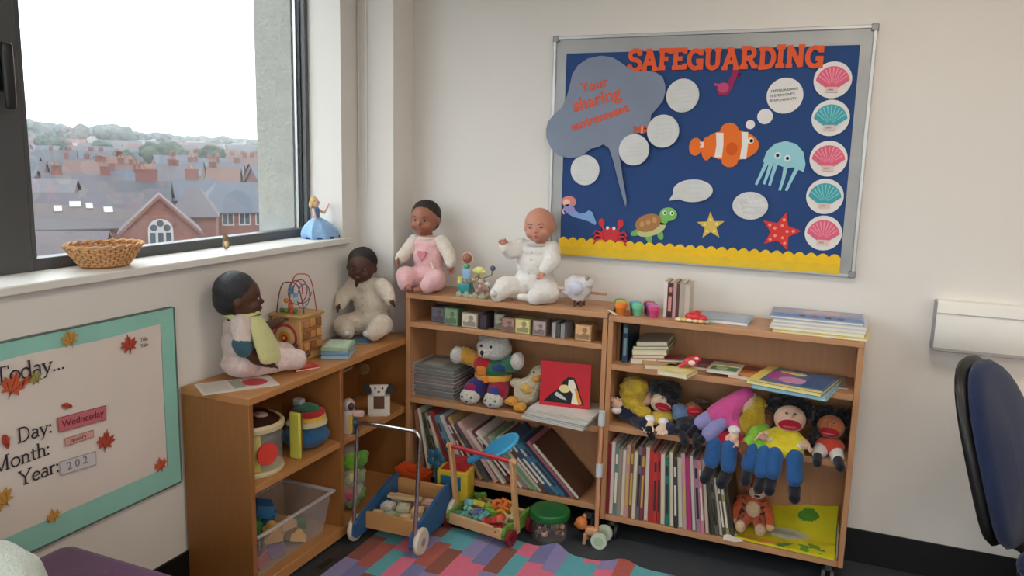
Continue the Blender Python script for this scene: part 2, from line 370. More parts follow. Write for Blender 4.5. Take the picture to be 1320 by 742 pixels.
house(64, 1.005, CZ-.062*64, 4.4, 6, 2.6, R47-.1, BRICK, SLATE2, 'grey hipped roof between the gable and long slate roof', hip=2.0)
house(46, .665, CZ-.108*46, 12, 9, 3.0, R47-.2, BRICK2, SLATE2, 'broad mauve slate roof nearest the window at left', name='slate_roofed_building')
house(36, .685, CZ-.150*36, 7, 7, 2.2, R47+.45, BRICK2, SLATE, 'low slate roof behind the wicker basket')
house(70, .80, CZ-.064*70, 10, 8, 3.0, R47+.12, BRICK2, SLATE2, 'grey roof with a row of white rooflights', skyl=[(-2.4, -2.0, .7), (-.9, -1.5, 1.0), (.3, -1.7, .6), (1.9, -2.2, .8)])
house(80, .715, CZ-.043*80, 9, 8, 1.2, R47, BRICK, SLATE2, 'flat-topped red brick block left of the gable', wins=3)
house(84, .905, CZ-.05*84, 6, 7, 2.6, R47-.1, BRICK, SLATE, 'slate-roofed house with a big red chimney', chims=[(0.3, .2, 2.6, 1.5)])
house(84, 1.005, CZ-.048*84, 5.5, 7, 2.6, R47, BRICK2, SLATE3, 'slate-roofed house with red chimney right of the gable', chims=[(-.2, .2, 1.7, 1.3)])
house(93, .80, CZ-.037*93, 9, 7, 2.6, R47+.1, BUFF, SLATE2, 'long pale terrace roof above the flat-topped block', chims=[(-3, 0, 1.2, .8), (2.6, 0, 1.2, .8)])
random.seed(11)
wms = [BRICK, BRICK2, BUFF]; rms = [SLATE, SLATE2, TILE, SLATE3]
n = 0
for D, dz, dys in ((105, -.029, (.70, .86, .97, 1.07, 1.17)), (128, -.0205, (.72, .81, .90, .99, 1.08, 1.17)), (155, -.013, (.70, .78, .86, .95, 1.04, 1.12)), (195, -.006, (.69, .76, .83, .9, 1.0, 1.09, 1.16)), (250, .0, (.68, .74, .80, .87, 1.0, 1.08, 1.15)), (330, .006, (.69, .75, .82, .9, .97, 1.04, 1.12)), (430, .0105, (.70, .77, .86, .95, 1.03, 1.12))):
    for q in dys:
        q += random.uniform(-.012, .012); wd = random.uniform(.046, .056)*D
        wi, ri_ = random.randrange(3), random.randrange(4)
        cs = [(wd*random.uniform(-.4, .4), 0, random.uniform(.8, 1.3), random.uniform(.5, .9)) for _ in range(2)] if D < 200 else []
        house(D*random.uniform(.97, 1.03), q, CZ+dz*D+random.uniform(-.4, .4), wd, 8.0, 2.8, R47+random.uniform(-.3, .3), wms[wi], rms[ri_], '%s terraced houses under %s roofs in the middle distance' % (('red brick', 'dark brick', 'buff brick')[wi], ('grey slate', 'mauve slate', 'brown tile', 'blue-grey slate')[ri_]) if D < 200 else 'small distant %s house under a %s roof on the hazy hillside' % (('red brick', 'dark brick', 'buff brick')[wi], ('grey slate', 'mauve slate', 'brown tile', 'blue-grey slate')[ri_]), chims=cs, wins=int(wd/3.5) if D < 200 else 0, group='terraces in the middle distance' if D < 200 else 'distant hillside houses')
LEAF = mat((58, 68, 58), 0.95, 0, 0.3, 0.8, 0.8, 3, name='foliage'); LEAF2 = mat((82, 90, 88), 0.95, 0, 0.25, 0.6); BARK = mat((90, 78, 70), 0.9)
def tree(D, dy, ztop, hgt, wd, m, lab, group='trees among the rooftops'):
    loc = out(D, dy, zg(D)); H = ztop-loc[2]
    t = thing('tree', lab, 'tree', loc, random.uniform(0, 6), group)
    obj('trunk', MB().cyl((0, 0, -1), (0, 0, H-hgt*.5), wd*.05, wd*.03, 8), BARK, t, local=True)
    pr = []
    for k in range(9):
        a = random.uniform(0, 6.28); r = random.uniform(.1, .3)*wd
        pr.append(('e', (r*math.cos(a), r*math.sin(a), H-hgt*random.uniform(.3, .75)), (wd*random.uniform(.18, .3), wd*random.uniform(.18, .3), hgt*random.uniform(.2, .32))))
    pr.append(('e', (0, 0, H-hgt*.5), (wd*.36, wd*.36, hgt*.45)))
    blob('crown', pr, m, t, vox=max(wd, hgt)/26, sm=1, amp=wd*.07, ns=8/wd, local=True)
for D, q, zt, h, wd, m, lab in (
    (174, .872, -.001, 8, 8, LEAF, 'bushy green tree above the wicker basket side of rooftops'), (175, .955, .012, 8.5, 15, LEAF, 'wide dark evergreen clump on the skyline'), (175, 1.045, .008, 7.5, 11, LEAF, 'rounded dark tree on the skyline near the pier'),
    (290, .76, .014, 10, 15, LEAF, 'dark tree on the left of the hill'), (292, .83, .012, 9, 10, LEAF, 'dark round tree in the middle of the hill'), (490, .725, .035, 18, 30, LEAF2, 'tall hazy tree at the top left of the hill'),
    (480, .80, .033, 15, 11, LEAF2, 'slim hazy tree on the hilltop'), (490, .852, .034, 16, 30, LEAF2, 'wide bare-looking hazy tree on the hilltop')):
    tree(D, q, CZ+zt*D, h, wd, m, lab)
for k in range(22):
    D = 530+45*(k % 4); q = .66+.54*k/22
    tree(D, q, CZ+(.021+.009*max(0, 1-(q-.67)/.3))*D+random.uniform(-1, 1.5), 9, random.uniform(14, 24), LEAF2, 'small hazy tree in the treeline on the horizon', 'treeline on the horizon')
# thin winter haze over the town
hz = bpy.data.materials.new('haze'); hz.use_nodes = True; _n = hz.node_tree; _n.nodes.remove(_n.nodes['Principled BSDF'])
vs_ = _n.nodes.new('ShaderNodeVolumeScatter'); vs_.inputs['Density'].default_value = 0.00032; vs_.inputs['Color'].default_value = (0.97, 0.98, 1, 1)
_n.links.new(vs_.outputs[0], _n.nodes['Material Output'].inputs['Volume'])
hb = obj('haze_outside', MB().box(-1300, -6, -60, 1600, -30, 70), hz, smooth=False); struct(hb, 'thin haze over the rooftops')
# ================================================================ bookcases
BEECH = wood((184, 134, 94), (12, 12, 1.2)); BEECHH = wood((190, 142, 102), (1.2, 12, 12)); BEECHY = wood((184, 130, 78), (12, 1.2, 12)); BEECHC = wood((152, 100, 52), (12, 12, 1.2))
CAST = plas((40, 42, 45), 0.4)
def castor(parent, x, y, zt):
    r = min(0.036, zt*0.4)
    c = obj('castor', MB().box(x-.012, x+.012, y-.022, y+.022, zt-.03, zt, bev=.003).box(x-.020, x+.020, y-.020, y+.020, zt-.006, zt), plas((70, 72, 75)), parent)
    obj('wheel', MB().cyl((x-.022, y, r), (x-.010, y, r), r, n=18).cyl((x+.010, y, r), (x+.022, y, r), r, n=18), CAST, c)
def bookcase(name, lab, x0, x1, zb, top, shelves, d=0.271, th=0.02):
    t = thing(name, lab, 'bookcase', ((x0+x1)/2, -d/2, 0))
    for a, b in ((x0, x0+th), (x1-th, x1)):
        obj('side_panel', MB().box(a, b, -d, -0.012, zb, top-.024, bev=.0015), BEECH, t)
    obj('top_panel', MB().box(x0, x1, -d-.002, -0.012, top-.024, top, bev=.002), BEECHH, t)
    for z, tk in shelves: obj('shelf', MB().box(x0+th, x1-th, -d+.002, -.02, z-tk, z, bev=.0015), BEECHH, t)
    obj('back_panel', MB().box(x0+th, x1-th, -.020, -.012, zb, top-.024), BEECH, t)
    for x in (x0+.05, x1-.05):
        for y in (-d+.04, -.05): castor(t, x, y, zb)
    return t
AX0, AX1, ATOP = 0.3145, 1.247, 0.964
BX0, BX1, BTOP = 1.2505, 2.191, 0.955
A1, A2, A3 = 0.832, 0.487, 0.146
B1, B2, B3 = 0.757, 0.501, 0.113
bookcase('bookcase', 'beech bookcase in the corner with two baby dolls sitting on top', AX0, AX1, .097, ATOP, [(A1, .022), (A2, .026), (A3, .024)])
bookcase('bookcase', 'beech bookcase on castors with magazines on top and puppets inside', BX0, BX1, .089, BTOP, [(B1, .024), (B2, .025), (B3, .024)])
CD, CTOP, CY0, CY1 = 0.306, 0.752, -1.278, -0.182
C1, C2 = 0.43, 0.063
t = thing('bookcase', 'low beech shelf unit under the window', 'bookcase', (CD/2, (CY0+CY1)/2, 0))
obj('side_panel', MB().box(.009, CD, CY0, CY0+.022, 0.003, CTOP-.026, bev=.0015), BEECHC, t)
obj('side_panel', MB().box(.009, CD, CY1-.022, CY1, 0.003, CTOP-.026, bev=.0015), BEECHC, t)
obj('top_panel', MB().box(.009, CD+.004, CY0-.003, CY1, CTOP-.026, CTOP, bev=.002), BEECHY, t)
obj('divider', MB().box(.016, CD, -.76, -.738, .063, CTOP-.026, bev=.0015), BEECHC, t)
for a, b in ((CY0+.022, -.76), (-.738, CY1-.022)):
    obj('shelf', MB().box(.016, CD-.002, a, b, C1-.026, C1, bev=.0015), BEECHY, t)
obj('bottom_panel', MB().box(.009, CD, CY0+.022, CY1-.022, .02, C2, bev=.0015), BEECHY, t)
obj('back_panel', MB().box(.009, .016, CY0+.022, CY1-.022, .063, CTOP-.026), BEECHC, t)
for y in (CY0+.1, CY1-.1): obj('foot', MB().box(.03, CD-.03, y-.03, y+.03, 0, .02), BLK, t)

# ================================================================ stroke lettering
def H(x0, x1, z, w=1): return ([(x0, z), (x1, z)], w)
def L(*p, w=1): return (list(p), w)
# capital letters with slab serifs, unit height, strokes as (points, relative width)
GC = {
 'S': [(arcp(.36, .73, .27, .23, 30, 270, 10)+arcp(.36, .25, .29, .25, 90, -150, 10)[1:], 1), L((.62, .70), (.62, 1.0)), L((.07, 0), (.07, .28))],
 'A': [L((.12, .03), (.42, .97)), L((.42, .97), (.72, .03)), H(.22, .62, .33), H(-.02, .28, .05, .8), H(.56, .88, .05, .8), H(.22, .5, .95, .8)],
 'F': [L((.17, 0), (.17, 1)), H(.0, .66, .92), H(.17, .5, .5), L((.62, .72), (.62, 1)), H(0, .36, .07)],
 'E': [L((.17, 0), (.17, 1)), H(0, .68, .92), H(.17, .52, .5), H(0, .7, .08), L((.64, .74), (.64, 1)), L((.66, 0), (.66, .26))],
 'G': [(arcp(.42, .5, .33, .42, 40, 330, 16), 1), L((.70, .0), (.70, .42)), H(.46, .82, .42), L((.70, .68), (.70, 1.0))],
 'U': [(([(.17, .95), (.17, .35)]+arcp(.42, .34, .25, .27, 180, 360, 10)+[(.67, .95)]), 1), H(0, .34, .93, .8), H(.5, .84, .93, .8)],
 'R': [L((.17, 0), (.17, 1)), ([(.17, .92), (.42, .92)]+arcp(.42, .70, .22, .22, 90, -90, 8)+[(.17, .48)], 1), L((.40, .48), (.68, .05)), H(0, .36, .07), H(.56, .84, .07, .8), H(0, .2, .93)],
 'D': [L((.17, 0), (.17, 1)), ([(.17, .92), (.38, .92)]+arcp(.38, .5, .32, .42, 90, -90, 12)+[(.17, .08)], 1), H(0, .2, .93), H(0, .2, .07)],
 'I': [L((.25, 0), (.25, 1)), H(.04, .46, .93), H(.04, .46, .07)],
 'N': [L((.15, 0), (.15, 1)), L((.15, .98), (.68, .02)), L((.68, 0), (.68, 1)), H(0, .3, .06, .8), H(.54, .84, .94, .8)],
}
GWID = {'S': .70, 'A': .86, 'F': .68, 'E': .74, 'G': .84, 'U': .86, 'R': .84, 'D': .74, 'I': .5, 'N': .86}
# serif roman for the small board
ser = lambda x, z, k=.11: ([(x-k, z), (x+k, z)], .45)
GS = {
 'T': [L((.32, 0), (.32, .70), w=1), ([(.02, .68), (.62, .68)], .5), L((.03, .56), (.03, .70), w=.45), L((.61, .56), (.61, .70), w=.45), ser(.32, .02)],
 'o': [(arcp(.23, .22, .19, .21, 0, 360, 18), .85)],
 'd': [(arcp(.2, .22, .17, .21, 0, 360, 16), .85), L((.38, .02), (.38, .7)), ser(.34, .69, .05), ser(.42, .02, .06)],
 'a': [(arcp(.18, .13, .14, .12, 0, 360, 14), .8), ([(.08, .38)]+arcp(.19, .32, .13, .11, 140, 0, 6)+[(.32, .04), (.39, .03)], .85)],
 'y': [L((.06, .42), (.22, .03)), ([(.40, .42), (.22, .03), (.14, -.14), (.05, -.16)], .6), ser(.07, .42, .08), ser(.39, .42, .07)],
 '.': [([(.06, 0), (.06, .08)], 1.1)], ':': [([(.08, 0), (.08, .09)], 1.2), ([(.08, .32), (.08, .41)], 1.2)],
 'D': [L((.13, 0), (.13, .70)), ([(.13, .68), (.3, .68)]+arcp(.3, .35, .27, .33, 90, -90, 10)+[(.13, .02)], .8), ser(.11, .69, .1), ser(.11, .02, .1)],
 'M': [L((.12, 0), (.12, .7), w=.6), L((.12, .68), (.4, .02)), L((.4, .02), (.68, .68), w=.6), L((.68, 0), (.68, .7)), ser(.12, .02, .09), ser(.68, .02, .1), ser(.08, .69, .08), ser(.72, .69, .08)],
 'n': [L((.1, 0), (.1, .42)), ([(.1, .32)]+arcp(.24, .28, .13, .13, 140, 0, 6)+[(.37, 0)], .9), ser(.1, .02, .09), ser(.37, .02, .09), ser(.06, .41, .05)],
 't': [([(.13, .54), (.13, .1)]+arcp(.2, .1, .07, .08, 180, 300, 5), .9), ([(.02, .41), (.27, .41)], .5)],
 'h': [L((.1, 0), (.1, .7)), ([(.1, .32)]+arcp(.24, .28, .13, .13, 140, 0, 6)+[(.37, 0)], .9), ser(.1, .02, .09), ser(.37, .02, .09), ser(.06, .69, .05)],
 'Y': [L((.04, .68), (.3, .34)), L((.56, .68), (.3, .34), w=.65), L((.3, .36), (.3, 0)), ser(.3, .02), ser(.06, .69, .09), ser(.54, .69, .09)],
 'e': [(arcp(.21, .22, .17, .2, 0, 320, 14), .85), ([(.05, .24), (.37, .24)], .5)],
 'r': [L((.1, 0), (.1, .42)), ([(.1, .3)]+arcp(.22, .29, .11, .12, 150, 50, 4), .9), ser(.1, .02, .09), ser(.06, .41, .05)],
}
WSER = {'T': .64, 'o': .47, 'd': .49, 'a': .42, 'y': .46, '.': .2, 'D': .66, 'M': .84, 'n': .48, 't': .3, 'h': .48, 'Y': .62, 'e': .43, 'r': .34, ':': .25}
def glyph(mb, strokes, sc, ox, oz, sw, y0, y1, M=None, slant=0.0):
    for q_, (pts, w) in enumerate(strokes):
        mb.ribbon([((x+slant*z)*sc+ox, z*sc+oz) for x, z in pts], w*sw, y0-.0001*q_, y1, M)
def textmesh(body, size, M, m, name, parent, local=False, align='LEFT', ext=0.0004, off=0.0):
    cu = bpy.data.curves.new('txt', 'FONT'); cu.body = body; cu.size = size; cu.extrude = ext; cu.align_x = align; cu.offset = off; cu.resolution_u = 3
    to = bpy.data.objects.new('txt', cu); COL.objects.link(to)
    dg = bpy.context.evaluated_depsgraph_get(); dg.update()
    me = bpy.data.meshes.new_from_object(to.evaluated_get(dg)); bpy.data.objects.remove(to); bpy.data.curves.remove(cu)
    me.transform(M); me.name = name; me.materials.clear(); me.materials.append(m)
    return _link(name, me, parent, local, False)

# ================================================================ the big notice board
NX0, NX1, NZ0, NZ1 = .8855, 2.1387, 1.148, 2.0764
FOIL = mat((160, 160, 159), 0.46, 0.7, 0.10, 6, 0.30, 14, name='silver_foil')
ALU = mat((190, 190, 188), 0.35, 0.7, 0.04)
t = thing('notice_board', 'large blue notice board with silver border on the back wall', 'notice board', ((NX0+NX1)/2, -.01, NZ0))
fw = .014
for a in ((NX0, NX1, NZ1-fw, NZ1), (NX0, NX1, NZ0, NZ0+fw), (NX0, NX0+fw, NZ0+fw, NZ1-fw), (NX1-fw, NX1, NZ0+fw, NZ1-fw)):
    obj('frame_bar', MB().box(a[0], a[1], -.022, -.002, a[2], a[3], bev=.002), ALU, t)
for a in ((NX0, NZ0), (NX1, NZ0), (NX0, NZ1), (NX1, NZ1)):
    sx = 1 if a[0] == NX0 else -1; sz = 1 if a[1] == NZ0 else -1
    x_ = sorted((a[0]-sx*.003, a[0]+sx*.024)); z_ = sorted((a[1]-sz*.003, a[1]+sz*.024))
    obj('corner_cap', MB().box(x_[0], x_[1], -.0235, -.002, z_[0], z_[1], bev=.003), mat((140, 140, 140), .4, .4), t)
obj('backing_paper', MB().box(NX0+fw, NX1-fw, -.014, -.004, NZ0+fw, NZ1-fw), mat((30, 67, 122), 0.8, 0, 0.10, 5, 0.15, 9), t)
bi = (.944, 2.084, 1.155, 2.006)     # inner edge of the foil border
for a in ((NX0+fw, NX1-fw, bi[3], NZ1-fw), (NX0+fw, bi[0], NZ0+fw, bi[3]), (bi[1], NX1-fw, NZ0+fw, bi[3])):
    mb = MB()
    nx = max(2, int((a[1]-a[0])/.03)); nz = max(2, int((a[3]-a[2])/.03))
    vs = [(a[0]+(a[1]-a[0])*i/nx, -.0165+noise.noise(Vector((i*.9, j*1.3, a[0]*7)))*.0018, a[2]+(a[3]-a[2])*j/nz) for j in range(nz+1) for i in range(nx+1)]
    mb.add(vs, [(j*(nx+1)+i, j*(nx+1)+i+1, (j+1)*(nx+1)+i+1, (j+1)*(nx+1)+i) for j in range(nz) for i in range(nx)])
    obj('foil_border', mb, FOIL, t, ang=80)
# scalloped corrugated yellow strip
def scallop(x0, x1, z0, zt, n, amp):
    top = []
    for i in range(n):
        for k in range(6): top.append((x0+(x1-x0)*(i+k/6)/n, zt+amp*math.sin(PI*k/6)))
    top.append((x1, zt))
    return [(x0, z0), (x1, z0)]+top[::-1]
YEL = mat((238, 196, 28), 0.7, 0, 0.08, 30)
ycs = MB(); xa, xb = .938, 2.084
nn = 27
ycs.prism(scallop(xa, xb, 1.158, 1.218, nn, .014), -.0205, -.015)
for i in range(nn*4):          # corrugation ridges
    u0 = xa+(xb-xa)*(i+.2)/(nn*4); u1 = xa+(xb-xa)*(i+.7)/(nn*4)
    ycs.prism([(u0, 1.160), (u1, 1.160), (u1, 1.216), (u0, 1.216)], -.0222, -.020)
obj('scalloped_border', ycs, YEL, t, smooth=False)
obj('scalloped_border', MB().prism(scallop(xa, xb, 1.156, 1.186, 20, .008), -.0255, -.0205), mat((226, 190, 40), 0.7, 0, 0.1, 20), t, smooth=False)
YB = -.0145
def cut(name, lab, poly, rgb, y=YB, th=.0016, parent=None, cat='paper cutout', group=None, m=None):
    o = obj(name, MB().prism(poly, y, y-th), m or paper(rgb), parent, smooth=False)
    if parent is None: tag(o, lab, cat, group)
    return o
def cthing(name, lab, x, z, cat='paper cutout', group=None): return thing(name, lab, cat, (x, YB, z), 0, group)

# title, one raised letter each
t = thing('title_lettering', 'orange capital letters spelling SAFEGUARDING along the board top', 'lettering', (1.59, YB, 1.92))
ORG = mat((226, 88, 38), 0.7, 0, 0.06, 20); 
word = 'SAFEGUARDING'; tot = sum(GWID[c] for c in word); xx = 1.214; avail = 1.966-1.214; sc = avail/tot
for i, c in enumerate(word):
    mb = MB(); z0 = 1.930+random.uniform(-.002, .003)-.002*(i/12); hh = .081
    for q_, (pts, wv) in enumerate(GC[c]):
        mb.ribbon([(xx+x*sc*.96, z0+z*hh) for x, z in pts], wv*.0178, -.0195-.0011*(i % 2)-.00022*q_, -.0170)
    obj('letter', mb, ORG, t, smooth=False); xx += GWID[c]*sc
# big grey speech bubble
bub = [(1.098, 1.992), (1.145, 1.985), (1.182, 1.965), (1.22, 1.938), (1.255, 1.925), (1.295, 1.928), (1.329, 1.922), (1.360, 1.903), (1.373, 1.87), (1.374, 1.84), (1.367, 1.808), (1.345, 1.78), (1.322, 1.755), (1.318, 1.725), (1.309, 1.70), (1.28, 1.682), (1.245, 1.672), (1.215, 1.655), (1.193, 1.63), (1.196, 1.587), (1.215, 1.49), (1.236, 1.40), (1.233, 1.372), (1.205, 1.45), (1.167, 1.571), (1.15, 1.615), (1.123, 1.632), (1.10, 1.618), (1.07, 1.612), (1.04, 1.588), (1.012, 1.575), (.965, 1.572), (.924, 1.580), (.89, 1.61), (.868, 1.655), (.866, 1.69), (.873, 1.725), (.90, 1.755), (.935, 1.785), (.955, 1.83), (.966, 1.874), (.975, 1.92), (.998, 1.955), (1.04, 1.982)]
t = cthing('speech_bubble', 'large grey speech bubble cutout with orange writing', 1.12, 1.38)
GREYP = mat((122, 132, 152), 0.42, 0.1, 0.10, 7, 0.25, 10)
obj('card', MB().prism(bub, -.0245, -.0235), GREYP, t, smooth=False)
obj('spacer', MB().prism(circ(1.12, 1.78, .12), -.0240, -.0150), GREYP, t, smooth=False)
ORT = paper((214, 92, 66))
def btext(s, size, x, z, rot, name, parent, m, y, off=0.0):
    Mx = Matrix.Translation((x, y, z)) @ Matrix.Rotation(-rot, 4, 'Y') @ Matrix.Rotation(PI/2, 4, 'X')
    return textmesh(s, size, Mx, m, name, parent, off=off)
btext('Your', .058, 1.020, 1.842, .24, 'handwriting', t, ORT, -.0252, .0016)
btext('sharing', .074, .990, 1.764, .27, 'handwriting', t, ORT, -.0252, .0018)
btext('environment', .050, .984, 1.684, .33, 'handwriting', t, ORT, -.0252, .0016)
# plain white foil discs and a crinkled rim
CRK = mat((206, 206, 204), 0.4, 0.25, 0.10, 18, 0.45, 26, name='crinkled_white')
def disc(lab, x, z, r, ry=None, poly=None, y=-.0185):
    tt = cthing('paper_disc', lab, x, z-r, 'paper disc', 'white paper discs pinned on the board')
    poly = poly or [(px*(1), pz) for px, pz in circ(x, z, r, 30, ry)]
    obj('disc', MB().prism(poly, y-.0018, y), CRK, tt, smooth=False)
    sc2 = [((px-x)*.93+x, (pz-z)*.93+z) for px, pz in poly]
    obj('raised_centre', MB().prism(sc2, y-.0030, y-.0016), CRK, tt, smooth=False)
    ln = MB()
    for k in range(4): ln.prism([(x-r*.5, z+r*(.35-.25*k)), (x+r*.55, z+r*(.45-.25*k)), (x+r*.55, z+r*(.43-.25*k)), (x-r*.5, z+r*(.33-.25*k))], y-.0034, y-.0030)
    obj('faint_writing', ln, paper((192, 192, 193)), tt, smooth=False)
disc('crinkled white disc below the letters F and E', 1.444, 1.829, .066)
disc('crinkled white disc right of the small orange fish', 1.374, 1.688, .066, y=-.0262)
disc('crinkled white disc beside the tail of the speech bubble', 1.257, 1.611, .064, y=-.0262)
disc('crinkled white disc at the far left of the board', 1.046, 1.522, .064)
disc('crinkled white oval right of the yellow starfish', 1.736, 1.402, .068, .055)
ov = circ(1.507, 1.452, .080, 30, .046, rot=.05); ov = ov[:17]+[(1.412, 1.408)]+ov[19:]
disc('white oval speech bubble with pointed tail above the turtle', 1.507, 1.452, .08, poly=ov)
# thought bubble
t = cthing('thought_bubble', 'white thought bubble with black printed words above the clownfish', 1.83, 1.70)
WPAP = paper((226, 224, 222))
obj('bubble', MB().prism(circ(1.834, 1.826, .067, 30), -.0165, YB), WPAP, t, smooth=False)
obj('bubble', MB().prism(circ(1.767, 1.748, .029, 24), -.0165, YB), WPAP, t, smooth=False)
obj('bubble', MB().prism(circ(1.714, 1.717, .0175, 20), -.0165, YB), WPAP, t, smooth=False)
INK = paper((38, 38, 44))
for k, s in enumerate(('SAFEGUARDING', 'IS EVERYONE\'S', 'RESPONSIBILITY')): btext(s, .0135, 1.782, 1.838-.018*k, .1, 'printed_words', t, INK, -.0169)
# five shells
def shell(lab, x, z, rgb, dark):
    tt = cthing('shell_badge', lab, x, z-.068, 'shell badge', 'round shell badges down the right side')
    obj('disc', MB().prism(circ(x, z, .067, 30), -.0185, -.0165), WPAP, tt, smooth=False)
    fan = [(x-.020, z-.030)]+[(x+.060*math.cos(math.radians(a)), z-.012+.062*math.sin(math.radians(a))) for a in range(170, 9, -10)]+[(x+.020, z-.030)]
    f = obj('shell', MB().prism(fan, -.0205, -.0185), paper(rgb), tt, smooth=False)
    rb = MB()
    for a in range(25, 160, 16):
        c, s_ = math.cos(math.radians(a)), math.sin(math.radians(a))
        rb.ribbon([(x+.010*c, z-.022+.012*s_), (x+.054*c, z-.010+.055*s_)], [.0014, .0056], -.0216, -.0200)
    obj('shell_rib', rb, paper(dark), f, smooth=False)
    obj('hinge', MB().prism([(x-.022, z-.046), (x+.022, z-.046), (x+.020, z-.026), (x-.020, z-.026)], -.0216, -.0185), paper((222, 196, 188)), tt, smooth=False)
    btext('SAFE', .0085, x-.013, z-.039, .0, 'printed_words', tt, INK, -.0219)
PK, PKD, TL, TLD = (222, 104, 132), (238, 150, 172), (74, 164, 176), (128, 204, 208)
shell('pink shell badge at the top by the last letter G', 2.000, 1.882, PK, PKD); shell('teal shell badge second from the top', 2.004, 1.743, TL, TLD)
shell('pink shell badge in the middle right of the jellyfish', 2.009, 1.592, PK, PKD); shell('teal shell badge fourth from the top', 2.008, 1.450, TL, TLD); shell('pink shell badge at the bottom by the yellow strip', 2.014, 1.310, PK, PKD)
# clownfish
t = cthing('clownfish_cutout', 'orange and white striped clownfish cutout', 1.62, 1.555)
FO = (232, 116, 44)
def lyr(name, poly, rgb, lv, par=None): return obj(name, MB().prism(poly, -.0160-.0009*lv, -.0150), paper(rgb), par or t, smooth=False)
lyr('tail_fin', circ(1.507, 1.628, .026, 14, .036), FO, 1); lyr('dorsal_fin', circ(1.636, 1.690, .036, 16, .034), FO, 1); lyr('pelvic_fin', circ(1.645, 1.574, .032, 14, .024), FO, 1)
lyr('body', [(1.53, 1.615)]+[(1.645+.108*math.cos(math.radians(a)), 1.636+.060*math.sin(math.radians(a))) for a in range(200, -160, -15)]+[(1.53, 1.655)][:0], FO, 2)
lyr('tail_fin', circ(1.553, 1.622, .022, 14, .048), FO, 2.5)
for x, w_, h_ in ((1.529, .012, .024), (1.598, .026, .096), (1.694, .022, .105)):
    lyr('white_stripe', [(x-w_/2, 1.636-h_/2), (x+w_/2+.003, 1.636-h_/2), (x+w_/2+.006, 1.636), (x+w_/2+.003, 1.636+h_/2), (x-w_/2, 1.636+h_/2), (x-w_/2+.005, 1.636)], (232, 228, 222), 3)
lyr('pectoral_fin', circ(1.650, 1.622, .022, 14, .026), (214, 92, 34), 4)
e = lyr('eye', circ(1.720, 1.655, .0125, 14), (235, 232, 226), 4); lyr('pupil', circ(1.723, 1.655, .007, 12), (20, 20, 22), 5, e)
# jellyfish
t = cthing('jellyfish_cutout', 'pale blue jellyfish cutout with dangling tentacles', 1.85, 1.464)
JB = (150, 205, 216)
dome = [(1.772, 1.575), (1.783, 1.615), (1.812, 1.645), (1.85, 1.656), (1.89, 1.645), (1.918, 1.615), (1.929, 1.57), (1.925, 1.54), (1.905, 1.548), (1.885, 1.556), (1.86, 1.552), (1.835, 1.562), (1.81, 1.568), (1.79, 1.562)]
lyr('bell', dome, JB, 2)
for k, (a, b, c) in enumerate((((1.785, 1.57), (1.77, 1.53), (1.752, 1.485)), ((1.803, 1.57), (1.793, 1.53), (1.782, 1.488)), ((1.82, 1.565), (1.812, 1.53), (1.803, 1.484)), ((1.858, 1.56), (1.852, 1.51), (1.842, 1.466)), ((1.90, 1.555), (1.882, 1.51), (1.866, 1.466)))):
    obj('tentacle', MB().ribbon([a, b, c], [.016, .012, .010], -.0165, -.0150), paper(JB), t, smooth=False)
for x, z in ((1.825, 1.600), (1.862, 1.590)):
    e = lyr('eye', circ(x, z, .013, 12), (214, 232, 236), 3); lyr('pupil', circ(x, z, .0065, 10), (30, 30, 34), 4, e)
# turtle
t = cthing('turtle_cutout', 'green turtle cutout with brown shell', 1.35, 1.235)
GRN = (112, 178, 92)
for c_, r_, ry_ in (((1.285, 1.270), .030, .013), ((1.335, 1.252), .014, .026), ((1.382, 1.268), .013, .025)): lyr('flipper', circ(c_[0], c_[1], r_, 14, ry_, rot=.4), GRN, 1)
lyr('body', circ(1.345, 1.285, .062, 20, .026, rot=.35), (196, 196, 140), 2); s_ = lyr('shell', circ(1.330, 1.312, .056, 20, .036, rot=.35), (168, 122, 76), 3)
for a in range(3): lyr('shell_plate', circ(1.305+.026*a, 1.305+.010*a, .011, 6, .013), (196, 152, 100), 4, s_)
lyr('neck', circ(1.392, 1.330, .022, 12, .024), GRN, 2); lyr('head', circ(1.413, 1.352, .036, 20, .028), (124, 190, 100), 3)
for x in (1.398, 1.428):
    e = lyr('eye', circ(x, 1.357, .009, 12), (230, 236, 226), 4); lyr('pupil', circ(x+.001, 1.357, .005, 10), (24, 30, 24), 5, e)
# starfish, crab, mermaid, seahorse, little fish
def starpoly(x, z, r, ri, rot): return [(x+(r if k % 2 == 0 else ri)*math.cos(rot+PI*k/5), z+(r if k % 2 == 0 else ri)*math.sin(rot+PI*k/5)) for k in range(10)]
t = cthing('starfish_cutout', 'small yellow starfish cutout', 1.587, 1.26)
lyr('body', starpoly(1.587, 1.313, .058, .024, 1.65), (214, 186, 88), 1)
for k in range(5): lyr('spot', circ(1.587+.025*math.cos(1.65+k*1.2566), 1.313+.025*math.sin(1.65+k*1.2566), .006, 10), (236, 214, 130), 2)
t = cthing('starfish_cutout', 'larger red starfish cutout with white dots', 1.857, 1.235)
lyr('body', starpoly(1.857, 1.306, .078, .036, 1.35), (216, 62, 58), 1)
for k in range(5):
    for q in (.025, .048): lyr('spot', circ(1.857+q*math.cos(1.35+k*1.2566), 1.306+q*math.sin(1.35+k*1.2566), .006, 10), (240, 150, 140), 2)
t = cthing('crab_cutout', 'red crab cutout at the edge of the yellow strip', 1.17, 1.225)
RD = (206, 58, 66)
lyr('body', circ(1.17, 1.250, .048, 20, .030), RD, 2)
